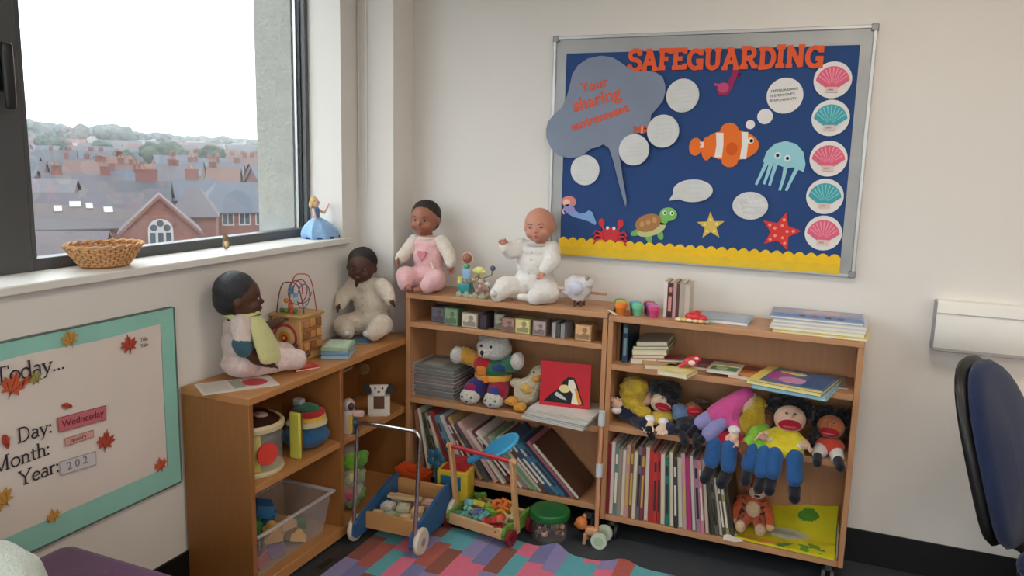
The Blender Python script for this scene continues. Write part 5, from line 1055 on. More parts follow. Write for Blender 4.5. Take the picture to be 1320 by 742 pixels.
def arch(p, q, h, n=18, sag=0): return [(p[0]+(q[0]-p[0])*u, p[1]+(q[1]-p[1])*u, z1+h*(1-(2*u-1)**4)) for u in [k/n for k in range(n+1)]]
obj('maze_wire', MB().tube(arch((x0+.02, y0+.02), (x1-.02, y0+.05), .125), .0024, 6), plas((120, 40, 60)), t)
obj('maze_wire', MB().tube(arch((x0+.03, y0+.08), (x1-.02, y1-.02), .150), .0024, 6), plas((176, 60, 72)), t)
obj('maze_wire', MB().tube([(x0+.075+.040*math.cos(a), y0+.06+.03*a/6.28+.01*math.sin(a), z1+.078+.048*math.sin(a)) for a in [4*PI*k/48 for k in range(49)]], .0022, 6), plas((150, 50, 64)), t)
obj('maze_wire', MB().tube([(x0+.09+.030*math.cos(a), y1-.05+.01*math.sin(a), z1+.060+.048*math.sin(a)) for a in [2*PI*k/30 for k in range(30)]], .0022, 6, True), plas((60, 100, 150)), t)
for p, c in (((.085, -.77, 1.035), (70, 130, 170)), ((.078, -.765, 1.018), (90, 150, 190)), ((.095, -.755, 1.005), (120, 160, 200)), ((.068, -.78, .985), (200, 120, 40)), ((.085, -.775, .970), (190, 60, 50)), ((.100, -.76, .990), (180, 200, 210)), ((.055, -.79, .947), (70, 120, 60)), ((.075, -.79, .947), (90, 140, 60)), ((.098, -.785, .947), (200, 80, 50)), ((.116, -.785, .947), (70, 120, 60)), ((.092, -.785, .962), (190, 90, 60))):
    obj('bead', MB().ell(p, .0105, 12, 8), plas(c), t)
# stacked blue boxes and picture book
z = CTOP+.0004
for k, (c, nm) in enumerate((((150, 178, 196), 'bottom pale blue game box'), ((110, 146, 170), 'middle blue game box'), ((150, 176, 150), 'top green and blue game box'))):
    t = thing('game_box', '%s stacked on the low shelf unit' % nm, 'box', (.225, -.655, z), .42, 'small stacked game boxes')
    b_ = obj('box', MB().box(-.055, .055, -.075, .075, 0, .0155, bev=.002), mat(c, .4), t, local=True); obj('lid_print', MB().box(-.045, .045, -.065, .065, .0155, .0160).box(.055, .0555, -.06, .06, .003, .012), mat(tuple(min(255, v+36) for v in c), .4, 0, .3, 60), b_, local=True, smooth=False); z += .0166
flatbook('blue picture book under the doll in cream', (.155, -.475, CTOP+.0003), .55, .17, .13, .0035, (66, 106, 142), [(rect(-.06, .0, .03, .1), (150, 90, 100)), (rect(.01, .07, .02, .11), (92, 140, 170))])

# ================================================================ inside the low shelf unit
CLR = clear('clear_plastic', (225, 228, 226), .12, .2)
t = thing('shape_sorter', 'clear toy bucket with cream rim and red and yellow shapes', 'toy', (.175, -1.125, C1))
cx_, cyy = .178, -1.128
obj('wall', MB().lathe([(.108, .012), (.112, .165), (.109, .165), (.105, .012)], (cx_, cyy, C1), 36), CLR, t)
obj('base_ring', MB().lathe([(.0, .0005), (.113, .0005), (.116, .008), (.113, .018), (.0, .018)], (cx_, cyy, C1), 36), plas((206, 192, 150)), t)
obj('rim', MB().lathe([(.106, .160), (.118, .162), (.120, .178), (.112, .188), (.104, .184)], (cx_, cyy, C1), 36), plas((204, 190, 150)), t)
obj('lid', MB().lathe([(.104, .184), (.060, .214), (.0, .222)], (cx_, cyy, C1), 36), plas((52, 26, 24)), t)
obj('lid_print', MB().ell((cx_+.055, cyy-.01, C1+.214), (.030, .024, .008)), plas((170, 140, 130)), t)
Mq = Matrix.Translation((cx_, cyy, C1)) @ Matrix.Rotation(math.radians(-20), 4, 'Z'); Mq2 = Matrix.Translation((cx_, cyy, C1)) @ Matrix.Rotation(math.radians(-44), 4, 'Z')
obj('red_disc', MB().cyl((.108, 0, .085), (.117, 0, .085), .040, n=28, M=Mq), plas((212, 66, 52)), t)
obj('yellow_panel', MB().box(.098, .106, -.030, .026, .020, .158, Mq2, bev=.004), plas((210, 196, 60)), t)
obj('dark_shapes', MB().box(cx_-.05, cx_+.01, cyy-.04, cyy+.05, C1+.02, C1+.09, bev=.008).box(cx_+.0, cx_+.04, cyy+.02, cyy+.07, C1+.02, C1+.07, bev=.008), plas((60, 70, 84)), t)
t = thing('yellow_board', 'narrow yellow-green board standing in the low shelf unit', 'toy', (.26, -.985, C1))
obj('board', MB().box(.238, .285, -.990, -.975, C1+.0005, C1+.180, bev=.004), plas((206, 204, 84)), t); obj('board_backing', MB().box(.238, .283, -.974, -.968, C1+.0005, C1+.176), plas((120, 84, 40)), t)
# rainbow cushion toy
t = thing('fabric_boat', 'stuffed fabric boat toy with blue hull and rainbow stripes', 'soft toy', (.2, -.865, C1))
def shell_(a, b, cz, rx, ry, rz, m, nm): blob(nm, [('e', (.212, -.860+a, C1+cz), (rx, ry, rz)), ('e', (.212, -.860+b, C1+cz-.004), (rx*.85, ry*.8, rz*.95))], m, t, .005, 2, .003, 30)
shell_(0, .02, .048, .092, .096, .048, fab((40, 88, 128)), 'hull'); shell_(.008, .02, .098, .082, .084, .020, fab((206, 196, 160)), 'cream_band'); shell_(.014, .02, .116, .072, .074, .018, fab((222, 178, 66)), 'yellow_band'); shell_(.014, .018, .134, .070, .070, .020, fab((176, 36, 40)), 'red_band'); shell_(.008, .012, .154, .050, .050, .016, fab((40, 100, 72)), 'green_top')
obj('sail_tab', MB().box(.16, .20, -.87, -.84, C1+.160, C1+.188, bev=.006), fab((176, 176, 176)), t)
# clear tub of blocks
t = thing('storage_tub', 'clear plastic tub full of building blocks', 'tub', (.155, -1.01, C2))
tx0, tx1, ty0, ty1, tz0, tz1 = .045, .292, -1.238, -.795, C2+.0005, C2+.170
tb = MB()
def ring_(i_, z): return [(tx0+i_, ty0+i_, z), (tx1-i_, ty0+i_, z), (tx1-i_, ty1-i_, z), (tx0+i_, ty1-i_, z)]
vs = ring_(.030, tz0)+ring_(.004, tz1)+ring_(.007, tz1)+ring_(.033, tz0+.003)
tb.add(vs, [(3, 2, 1, 0)]+[(i_, (i_+1) % 4, 4+(i_+1) % 4, 4+i_) for i_ in range(4)]+[(8+i_, 8+(i_+1) % 4, 12+(i_+1) % 4, 12+i_) for i_ in range(4)]+[(12, 13, 14, 15)])
obj('walls', tb, CLR, t, smooth=False)
obj('rim', MB().box(tx0-.008, tx1+.008, ty0-.004, ty0+.008, tz1-.006, tz1+.005, bev=.003).box(tx0-.008, tx1+.008, ty1-.008, ty1+.010, tz1-.006, tz1+.005, bev=.003).box(tx0-.008, tx0+.006, ty0, ty1, tz1-.006, tz1+.005, bev=.003).box(tx1-.006, tx1+.008, ty0, ty1, tz1-.006, tz1+.005, bev=.003), clear('tub_rim', (205, 200, 196), .6, .3), t)
BC = [((52, 110, 160), 'blue'), ((40, 110, 60), 'green'), ((214, 180, 110), 'natural wood'), ((34, 38, 60), 'navy'), ((206, 160, 80), 'golden'), ((150, 52, 60), 'red'), ((190, 150, 100), 'tan'), ((110, 80, 130), 'purple')]
bl = [(.13, -1.17, .035, 0), (.22, -1.16, .035, 5), (.13, -1.06, .035, 6), (.22, -1.06, .035, 7), (.13, -.95, .035, 2), (.22, -.94, .035, 4), (.16, -.87, .035, 1), (.12, -1.18, .100, 3), (.21, -1.17, .098, 3), (.13, -1.09, .102, 1), (.22, -1.075, .105, 4), (.12, -.985, .105, 0), (.20, -.985, .100, 6), (.18, -1.14, .142, 1), (.14, -1.03, .160, 0)]
for k, (bx_, by_, bz, ci) in enumerate(bl):
    s_ = .031 if k < 7 else .033
    tt = thing('building_block', '%s block in the tub, %s' % (BC[ci][1], ('bottom layer by the near left corner', 'bottom layer by the near front corner', 'bottom layer left of the middle', 'bottom layer right of the middle', 'bottom layer towards the far left', 'bottom layer towards the far front', 'bottom layer at the far end', 'second layer near left', 'second layer near front', 'second layer left of the middle', 'pressed against the clear front', 'second layer far left', 'second layer far right', 'heaped on top near the front', 'tilted on top of the heap')[k]), 'block', (bx_, by_, C2+bz), 0, 'building blocks in the tub', rot=(random.uniform(-.3, .3), random.uniform(-.3, .3), random.uniform(0, 1.5)))
    bb = MB().box(-s_, s_, -s_, s_, -s_*.8, s_*.8, bev=.004)
    if ci in (2, 4, 6): bb = MB().prism([(-s_, -s_*.8), (s_, -s_*.8), (s_, .0)]+[(s_*.6*math.cos(a), s_*.8*math.sin(a)) for a in [PI*q/8 for q in range(1, 8)]]+[(-s_, 0)], -s_, s_)
    obj('block', bb, wood(BC[ci][0]) if ci in (2, 4, 6) else plas(BC[ci][0], .5), tt, local=True)
# dog photo frame
t = thing('dog_frame', 'white wooden dog-shaped frame with black ears', 'frame', (.262, -.41, C1), .52)
fr = [(-.048, 0), (.048, 0), (.048, .120), (.040, .135), (.020, .142), (-.020, .142), (-.040, .135), (-.048, .120)]
obj('frame', MB().box(-.048, -.024, -.006, .006, 0, .112).box(.024, .048, -.006, .006, 0, .112).box(-.024, .024, -.006, .006, 0, .028).prism([(-.048, .088), (.048, .088), (.050, .120), (.038, .138), (-.038, .138), (-.050, .120)], -.006, .006), mat((214, 208, 196), .6), t, local=True, smooth=False)
obj('picture', MB().box(-.024, .024, .0, .004, .028, .088), mat((92, 60, 44), .5, 0, .4, 60), t, local=True, smooth=False)
for sx in (-1, 1): obj('ear', MB().prism(circ(sx*.050, .120, .016, 14, .026, rot=sx*-.4), -.010, -.004), mat((34, 32, 34), .6), t, local=True, smooth=False); obj('eye', MB().ell((sx*.016, -.007, .124), (.004, .002, .005), 8, 6), BLK, t, local=True)
obj('nose', MB().ell((0, -.008, .108), (.006, .003, .004), 8, 6), BLK, t, local=True)
obj('stand', MB().box(-.04, .04, -.02, .03, 0, .006), mat((206, 200, 190), .6), t, local=True)
t = thing('toy_ambulance', 'white and pink toy vehicle standing on its end', 'toy', (.275, -.655, C1), .4)
obj('body', MB().box(-.024, .018, -.03, .03, 0, .100, bev=.006).ell((-.002, 0, .118), (.026, .030, .028)), plas((196, 178, 172)), t, local=True); obj('stripe', MB().box(.002, .0195, -.031, .031, .01, .085), plas((206, 170, 90)), t, local=True, smooth=False); obj('handle', MB().box(.015, .062, -.012, .012, .070, .095, bev=.005), plas((206, 176, 176)), t, local=True); obj('window', MB().ell((.012, -.02, .118), (.014, .014, .016)), plas((70, 50, 56)), t, local=True)
for zz in (.014, .05): obj('wheel', MB().cyl((.022, -.012, zz), (.038, -.012, zz), .016, n=16), plas((44, 86, 100)), t, local=True)
t = thing('wooden_ruler', 'pale wooden stick lying at the back of the shelf unit', 'stick', (.12, -.55, C1)); obj('stick', MB().cyl((.03, -.62, C1+.13), (.10, -.38, C1+.19), .006, n=8), wood((206, 180, 140)), t); obj('brush_head', MB().ell((.12, -.32, C1+.17), (.03, .03, .026)), fluff((150, 110, 50)), t)
# net bag of green toys
t = thing('toy_bag', 'clear bag stuffed with green soft toys in the bottom corner', 'bag', (.235, -.60, C2))
blob('bag', [('e', (.225, -.600, C2+.10), (.058, .095, .10)), ('e', (.225, -.595, C2+.20), (.045, .080, .09))], clear('bag_film', (206, 214, 196), .28, .25), t, .008, 2, .006, 25)
for p, r_, c in (((.255, -.625, C2+.225), .036, (116, 176, 50)), ((.26, -.56, C2+.215), .034, (96, 160, 56)), ((.25, -.615, C2+.155), .030, (206, 196, 130)), ((.25, -.56, C2+.135), .032, (140, 150, 110)), ((.25, -.645, C2+.085), .030, (196, 70, 90)), ((.25, -.585, C2+.075), .030, (190, 190, 180)), ((.25, -.60, C2+.035), .030, (88, 148, 56)), ((.24, -.545, C2+.045), .030, (120, 170, 70))):
    blob('soft_toy', [('e', p, (r_, r_*1.1, r_)), ('e', (p[0]+.01, p[1]+.02, p[2]+.018), (r_*.6, r_*.6, r_*.5))], fluff(c), t, .006, 1, .004, 50)
# ================================================================ toys on top of the bookcases
t = thing('carousel_toy', 'small teal and wooden carousel toy between the two dolls', 'toy', (.585, -.2, ATOP))
WDL = wood((206, 178, 140)); TEALP = plas((58, 140, 146))
obj('base', MB().box(.545, .690, -.235, -.165, ATOP, ATOP+.012, bev=.003), WDL, t); obj('cart', MB().box(.550, .605, -.228, -.178, ATOP+.014, ATOP+.058, bev=.006), TEALP, t)
obj('post', MB().cyl((.578, -.203, ATOP+.05), (.582, -.203, ATOP+.150), .005, n=10), WDL, t); obj('yellow_peg', MB().cyl((.556, -.215, ATOP+.058), (.556, -.215, ATOP+.085), .012, .010, 12), plas((222, 214, 120)), t); obj('blue_sail', MB().box(.566, .604, -.218, -.212, ATOP+.075, ATOP+.122, bev=.004), plas((140, 180, 214)), t)
obj('knob', MB().ell((.584, -.203, ATOP+.165), (.020, .020, .021)), wood((150, 96, 74)), t); obj('knob_ring', MB().tube([(.584+.026*math.cos(a), -.203, ATOP+.165+.026*math.sin(a)) for a in [2*PI*k/18 for k in range(18)]], .003, 6, True), plas((220, 180, 170)), t); obj('green_cap', MB().cyl((.575, -.203, ATOP+.126), (.590, -.203, ATOP+.136), .016, .012, 12), plas((88, 150, 110)), t)
for x_ in (.562, .596, .64, .676): obj('wheel', MB().cyl((x_, -.240, ATOP+.012), (x_, -.228, ATOP+.012), .012, n=14), plas((150, 170, 150)), t)
t = thing('bead_toy', 'little wooden wire toy with a yellow bloom and beads', 'toy', (.66, -.19, ATOP))
obj('flower', MB().ell((.640, -.20, ATOP+.115), (.026, .016, .018)).ell((.618, -.2, ATOP+.112), (.010, .010, .009)).ell((.662, -.2, ATOP+.112), (.010, .010, .009)), plas((216, 214, 130)), t)
obj('stem', MB().tube([(.635, -.2, ATOP+.012), (.640, -.2, ATOP+.06), (.640, -.2, ATOP+.115)], .004, 6).tube([(.64, -.2, ATOP+.06), (.665, -.2, ATOP+.085), (.700, -.2, ATOP+.10), (.705, -.2, ATOP+.125)], .003, 6).tube([(.62, -.2, ATOP+.02), (.60, -.2, ATOP+.07), (.635, -.2, ATOP+.09), (.67, -.2, ATOP+.07), (.70, -.2, ATOP+.03)], .003, 6), plas((120, 116, 84)), t)
for p, c in (((.705, -.2, ATOP+.130), (70, 84, 104)), ((.625, -.22, ATOP+.075), (170, 160, 110)), ((.66, -.225, ATOP+.050), (196, 160, 150)), ((.645, -.225, ATOP+.030), (180, 150, 140)), ((.675, -.225, ATOP+.024), (140, 96, 90)), ((.690, -.22, ATOP+.062), (206, 196, 186)), ((.662, -.228, ATOP+.072), (196, 176, 160))): obj('bead', MB().ell(p, .012, 12, 8), plas(c), t)
t = thing('toy_sheep', 'white round toy sheep with a wooden stick tail on the bookcase edge', 'toy', (1.085, -.18, ATOP))
WS = mat((206, 204, 206), .6, 0, .1, 40, .4, 50)
blob('body', [('e', (1.090, -.185, ATOP+.075), (.058, .045, .052)), ('e', (1.075, -.19, ATOP+.105), (.026, .026, .024)), ('e', (1.125, -.185, ATOP+.100), (.034, .030, .030)), ('e', (1.050, -.185, ATOP+.060), (.030, .028, .026)), ('e', (1.055, -.185, ATOP+.095), (.026, .026, .024)), ('e', (1.095, -.19, ATOP+.042), (.034, .03, .026))], WS, t, .005, 2, .003, 60)
obj('face', MB().ell((1.093, -.222, ATOP+.080), (.032, .016, .030)), plas((196, 198, 214)), t); obj('ear', MB().ell((1.132, -.20, ATOP+.118), (.010, .012, .016)), mat((150, 140, 110), .7), t)
for p in ((1.085, -.206), (1.110, -.206), (1.085, -.166), (1.110, -.166)): obj('leg', MB().cyl((p[0], p[1], ATOP+.0003), (p[0], p[1], ATOP+.035), .0055, n=10), wood((84, 60, 50)), t)
obj('tail_stick', MB().cyl((1.035, -.205, ATOP+.072), (.995, -.215, ATOP+.074), .007, n=10), wood((214, 180, 160)), t)
obj('pull_bar', MB().box(1.135, 1.205, -.165, -.150, ATOP+.050, ATOP+.060, bev=.002), wood((190, 130, 104)), t)
# dough pots
pots = [(1.262, -.150, (96, 150, 60), 'green'), (1.278, -.190, (206, 196, 70), 'yellow'), (1.288, -.232, (232, 128, 40), 'orange'), (1.330, -.165, (80, 164, 176), 'teal'), (1.352, -.215, (116, 200, 160), 'mint green'), (1.382, -.140, (158, 44, 84), 'crimson'), (1.402, -.180, (178, 100, 176), 'purple'), (1.420, -.222, (212, 74, 130), 'pink')]
for x_, y_, c, nm in pots:
    t = thing('dough_pot', '%s modelling-dough pot on the right bookcase' % nm, 'pot', (x_, y_, BTOP), 0, 'modelling-dough pots')
    obj('tub', MB().lathe([(.0, .0004), (.019, .0004), (.021, .030), (.0, .030)], (x_, y_, BTOP), 20), plas(tuple(int(v*.88) for v in c)), t); obj('lid', MB().lathe([(.0, .030), (.0235, .030), (.0235, .044), (.021, .047), (.0, .047)], (x_, y_, BTOP), 20), plas(c), t)
t = thing('dough_pot', 'small brown pot lid lying beside the orange pot', 'pot', (1.318, -.235, BTOP)); obj('lid', MB().lathe([(.0, .0005), (.016, .0005), (.016, .020), (.0, .022)], (1.318, -.235, BTOP), 18), plas((150, 84, 44)), t); obj('lid_rim', MB().lathe([(.016, .0), (.018, .0), (.018, .005), (.016, .005)], (1.318, -.235, BTOP), 18), plas((130, 70, 36)), t)
t = thing('paper_card', 'narrow white card on the corner between the two bookcases', 'card', (1.255, -.25, BTOP)); obj('card', MB().prism([(-.006, 0), (.006, 0), (.006, .002), (-.006, .002)], -.05, .05, Matrix.Translation((1.262, -.262, BTOP+.0110)) @ Matrix.Rotation(.55, 4, 'Z')), paper((232, 226, 206)), t, smooth=False)
# red flower toy and wooden letters
t = thing('flower_toy', 'red toy with cream petals near the edge of the right bookcase', 'toy', (1.585, -.235, BTOP))
blob('centre', [('e', (1.578, -.235, BTOP+.022), (.032, .024, .018)), ('e', (1.610, -.235, BTOP+.018), (.024, .020, .014)), ('e', (1.590, -.22, BTOP+.036), (.016, .014, .010))], plas((210, 52, 54)), t, .004, 1)
for k, (x_, c) in enumerate(((1.525, (226, 214, 170)), (1.545, (206, 196, 120)), (1.568, (232, 220, 190)), (1.590, (230, 206, 170)), (1.612, (222, 190, 150)), (1.634, (150, 170, 140)))): obj('petal', MB().ell((x_, -.250+.004*(k % 2), BTOP+.0085), (.014, .016, .008), 14, 8), plas(c), t)

# ================================================================ bottom shelf of B : yellow bag on papers
t = thing('carrier_bag', 'large yellow and green plastic bag lying on the bottom shelf', 'bag', (1.98, -.17, B3))
nx, ny = 72, 40; bv = []
def bagz(u, v):
    back = max(0, (v-.45)/.55); return B3+.014+.012*noise.noise(Vector((u*5, v*4, 1)))+.105*back**1.6*(.25+.75*u)
for lay in (0, 1):
    for j in range(ny+1):
        for i_ in range(nx+1):
            u, v = i_/nx, j/ny
            xx = 1.772+(2.160-1.772)*u+.010*noise.noise(Vector((v*3, 7, 0))); yy = (-.275+.02*(1-u))+(.245)*v
            bv.append((xx, yy, (bagz(u, v) if lay == 0 else B3+.003+.5*max(0, bagz(u, v)-B3-.03))))
m_ = (nx+1)*(ny+1); bf = []
for j in range(ny):
    for i_ in range(nx):
        a = j*(nx+1)+i_; bf += [(a, a+1, a+nx+2, a+nx+1), (m_+a, m_+a+nx+1, m_+a+nx+2, m_+a+1)]
for i_ in range(nx): bf += [(i_, m_+i_, m_+i_+1, i_+1), (ny*(nx+1)+i_, ny*(nx+1)+i_+1, m_+ny*(nx+1)+i_+1, m_+ny*(nx+1)+i_)]
for j in range(ny): bf += [(j*(nx+1), (j+1)*(nx+1), m_+(j+1)*(nx+1), m_+j*(nx+1)), (j*(nx+1)+nx, m_+j*(nx+1)+nx, m_+(j+1)*(nx+1)+nx, (j+1)*(nx+1)+nx)]
bag = MB(); bag.v = bv; bag.f = bf; bag.mi = [0]*len(bf)
for q, f in enumerate(bf):
    if len(f) == 4 and max(f) < m_:
        c_ = f[0]; j, i_ = divmod(c_, nx+1); u, v = i_/nx, j/ny
        k = 0
        if ((u-.50)/.24)**2+((v-.45)/.17)**2 < 1: k = 1
        elif ((u-.72)/.10)**2+((v-.85)/.09)**2 < 1 or ((u-.80)/.06)**2+((v-.22)/.08)**2 < 1 or (v < .16 and .45 < u < .9 and noise.noise(Vector((u*12, v*9, 2))) > 0): k = 2
        elif v < .12 and .12 < u < .5: k = 3
        bag.mi[q] = k
obj('bag', bag, [mat((214, 204, 44), .3, 0, .12, 12, .25, 18), mat((206, 212, 190), .3, 0, .2, 40), mat((92, 150, 56), .3, 0, .25, 40), mat((226, 160, 60), .3, 0, .1, 20)], t, ang=70)
t = thing('paper_sheet', 'crumpled white paper under the left end of the yellow bag', 'paper', (1.775, -.25, B3)); obj('sheet', MB().add([(1.755, -.282, B3+.001), (1.80, -.286, B3+.002), (1.83, -.27, B3+.004), (1.80, -.235, B3+.012), (1.765, -.22, B3+.035), (1.752, -.25, B3+.030)], [(0, 1, 2, 3, 5), (3, 4, 5)]), paper((224, 214, 208)), t)
t = thing('paper_sheet', 'white paper edge at the right end of the yellow bag', 'paper', (2.166, -.2, B3)); obj('sheet', MB().add([(2.1625, -.283, B3+.001), (2.168, -.288, B3+.030), (2.166, -.15, B3+.075), (2.1625, -.06, B3+.08), (2.1615, -.06, B3+.001)], [(0, 1, 2, 3, 4)]), paper((226, 222, 214)), t)

# ================================================================ floor toys
# --- woven rug
RC = [fab((84, 166, 176)), fab((222, 106, 136)), fab((116, 116, 166)), fab((138, 70, 50)), fab((140, 130, 178)), fab((176, 84, 70))]
rx0, rx1, ry0, ry1 = .395, 1.80, -1.75, -.452; sw, bl_ = .0655, .205
rv = []; NX = int((rx1-rx0)/sw*3); NY = round((ry1-ry0)/(.205/6)); ry0 = ry1-NY*.205/6
def rz_(x, y):
    e = max(0, 1-abs(y-ry1-.0)/.10); z = .005+.0022*noise.noise(Vector((x*6, y*6, 0)))
    z += .020*e*(math.exp(-((x-1.12)/.045)**2)+.8*math.exp(-((x-1.40)/.05)**2)); return z
for lay in (0, 1):
    for j in range(NY+1):
        for i_ in range(NX+1):
            x_, y_ = rx0+(rx1-rx0)*i_/NX, ry0+(ry1-ry0)*j/NY
            yo = (.012*math.sin(x_*9)+.03*(math.exp(-((x_-1.12)/.05)**2)+.8*math.exp(-((x_-1.40)/.06)**2)))*(max(0, (y_-ry0)/(ry1-ry0))**6)
            rv.append((x_, y_+yo, rz_(x_, y_) if lay == 0 else .0006+max(0, rz_(x_, y_)-.0085)))
m_ = (NX+1)*(NY+1); rf = []; ri = []
pat = {}
for j in range(NY):
    for i_ in range(NX):
        a = j*(NX+1)+i_; x_, y_ = rx0+(rx1-rx0)*(i_+.5)/NX, ry0+(ry1-ry0)*(j+.5)/NY
        si = int((x_-rx0)/sw); bj = int((ry1-y_+(bl_/2 if si % 2 else 0)+bl_/3*(si % 3))/bl_)
        ci = [0, 1, 2, 3, 0, 1, 4, 5][(si*1+bj*3) % 8]
        rf.append((a, a+1, a+NX+2, a+NX+1)); ri.append(ci); rf.append((m_+a, m_+a+NX+1, m_+a+NX+2, m_+a+1)); ri.append(3)
for i_ in range(NX): rf += [(i_, m_+i_, m_+i_+1, i_+1), (NY*(NX+1)+i_, NY*(NX+1)+i_+1, m_+NY*(NX+1)+i_+1, m_+NY*(NX+1)+i_)]; ri += [3, 2]
for j in range(NY): rf += [(j*(NX+1), (j+1)*(NX+1), m_+(j+1)*(NX+1), m_+j*(NX+1)), (j*(NX+1)+NX, m_+j*(NX+1)+NX, m_+(j+1)*(NX+1)+NX, (j+1)*(NX+1)+NX)]; ri += [0, 0]
rg = MB(); rg.v = rv; rg.f = rf; rg.mi = ri
tag(obj('rug', rg, RC, ang=60), 'woven rag rug in teal, pink, mauve and rust blocks', 'rug')
RZT = .0085
# --- blue walker with chrome handle
BLU = mat((44, 92, 142), .45, 0, .06, 20); CHR = mat((196, 198, 200), .18, 1.0, .02); WHL = plas((214, 206, 190), .5)
t = thing('push_walker', 'blue wooden push walker with white wheels and chrome handle', 'walker', (.5, -.58, RZT), .04)
def Lm(name, mb, m, par=None): return obj(name, mb, m, par or t, local=True)
side = [(-.20, .030), (-.165, .018), (-.10, .030), (.165, .105), (.185, .150), (.165, .182), (.10, .185), (-.17, .115), (-.205, .085)]
Ms = Matrix(((0, 1, 0, 0), (1, 0, 0, 0), (0, 0, 1, 0), (0, 0, 0, 1)))
side = [(-.200, .045), (-.185, .030), (.150, .030), (.180, .060), (.180, .150), (.160, .178), (.105, .178), (-.150, .112), (-.195, .090)]
for sx in (-1, 1):
    Lm('side_board', MB().prism(side, sx*.128-.007, sx*.128+.007, Ms), BLU)
    for yy in (-.150, .150):
        w_ = Lm('wheel', MB().lathe([(.018, -.009), (.050, -.010), (.0545, -.004), (.0545, .004), (.050, .010), (.018, .009)], (0, 0, 0), 28, Matrix.Translation((sx*.149, yy, .0555)) @ Matrix.Rotation(PI/2, 4, 'Y')), WHL)
        Lm('hub', MB().cyl((sx*.140, yy, .0555), (sx*.162, yy, .0555), .016, n=16), plas((150, 150, 150)), w_)
Lm('front_board', MB().box(-.121, .121, -.120, -.106, .045, .118, bev=.003), wood((196, 146, 90))); Lm('rear_board', MB().box(-.121, .121, .150, .164, .045, .160, bev=.003), wood((196, 146, 90))); Lm('tray_floor', MB().box(-.121, .121, -.106, .150, .045, .055), wood((186, 136, 84)))
hp = [(-.138, -.185, .055), (-.139, -.170, .20), (-.140, -.150, .44)]+[(-.110-.030*math.cos(a), -.146, .470+.034*math.sin(a)) for a in [PI/2*k/6 for k in range(7)]]+[(.110+.030*math.sin(a), -.146, .470+.034*math.cos(a)) for a in [PI/2*k/6 for k in range(7)]]+[(.140, -.150, .44), (.139, -.170, .20), (.138, -.185, .055)]
Lm('handle', MB().tube(hp, .0085, 10), CHR)
wroot = t
Wm = WM[t.name]
wb = [(-.09, -.075, .075, .050, (196, 176, 130), 'cream'), (-.03, -.070, .078, .052, (170, 176, 150), 'pale green'), (.035, -.072, .078, .052, (210, 186, 140), 'buff'), (.09, -.07, .075, .046, (196, 196, 190), 'white'), (-.08, -.005, .085, .052, (206, 200, 190), 'pale grey'), (-.01, .0, .085, .056, (190, 190, 160), 'sage'), (.06, -.005, .085, .054, (200, 170, 120), 'tan'), (-.07, .07, .09, .052, (214, 206, 196), 'chalk white'), (.0, .07, .09, .054, (176, 120, 130), 'mauve'), (.07, .07, .09, .052, (196, 160, 150), 'pinkish')]
for k, (x_, y_, z_, s_, c, nm) in enumerate(wb):
    p = Wm @ Vector((x_, y_, z_+.006))
    tt = thing('wooden_block', '%s wooden block in the blue walker tray' % nm, 'block', p, random.uniform(-.4, .4), 'blocks in the blue walker')
    b_ = obj('block', MB().box(-s_/2, s_/2, -s_/2, s_/2, -s_*.4, s_*.45, bev=.004), wood(c), tt, local=True); obj('face_print', MB().box(-s_*.28, s_*.28, -s_*.28, s_*.28, s_*.45, s_*.46), paper(tuple(min(255, v+26) for v in c)), b_, local=True, smooth=False)
# planks lying across
for k, (x_, lab) in enumerate(((-.02, 'long pale plank lying across the blocks in the blue walker'),)):
    p = Wm @ Vector((x_, .03, .128)); tt = thing('wooden_plank', lab, 'block', p, .12); obj('plank', MB().box(-.075, .075, -.016, .016, 0, .014, bev=.002), wood((206, 176, 130)), tt, local=True)
# --- green walker with red handle
t = thing('push_walker', 'wooden push walker with green ends and red handle bar', 'walker', (.805, -.405, RZT), -.155)
GR = mat((106, 150, 62), .5, 0, .06, 20); BW = wood((206, 164, 116)); RW = plas((128, 28, 44), .5)
endp = [(-.105, .030), (.105, .030), (.112, .060), (.100, .095), (.04, .088), (-.04, .082), (-.100, .082), (-.112, .055)]
for sx in (-1, 1):
    Lm('end_board', MB().prism(endp, sx*.138-.007, sx*.138+.007, Ms), GR)
    Lm('handle_post', MB().box(-.008, .008, -.014, .014, 0, .345, Matrix.Translation((sx*.152, -.02, .030)) @ Matrix.Rotation(.16, 4, 'X'), bev=.003), BW)
    for yy in (-.078, .082):
        w_ = Lm('wheel', MB().cyl((sx*.150, yy, .034), (sx*.166, yy, .034), .034, n=26), RW if sx > 0 or yy < 0 else RW); Lm('wheel_cap', MB().cyl((sx*.166, yy, .034), (sx*.170, yy, .034), .012, n=16), plas((96, 20, 34)), w_)
for yy in (-.104, .100): Lm('side_board', MB().box(-.131, .131, yy-.007, yy+.007, .032, .078, bev=.003), BW)
Lm('tray_floor', MB().box(-.131, .131, -.097, .093, .032, .040), wood((190, 150, 104)))
a_ = (-.0197-.345*math.sin(.16), .030+.345*math.cos(.16)-.012)
Lm('handle_bar', MB().cyl((-.160, a_[0], a_[1]), (.160, a_[0], a_[1]), .0095, n=14), plas((186, 44, 52)))
for sx in (-1, 1): Lm('bar_end', MB().ell((sx*.164, a_[0], a_[1]), (.010, .0125, .0125)), BW)
Wg = WM[t.name]
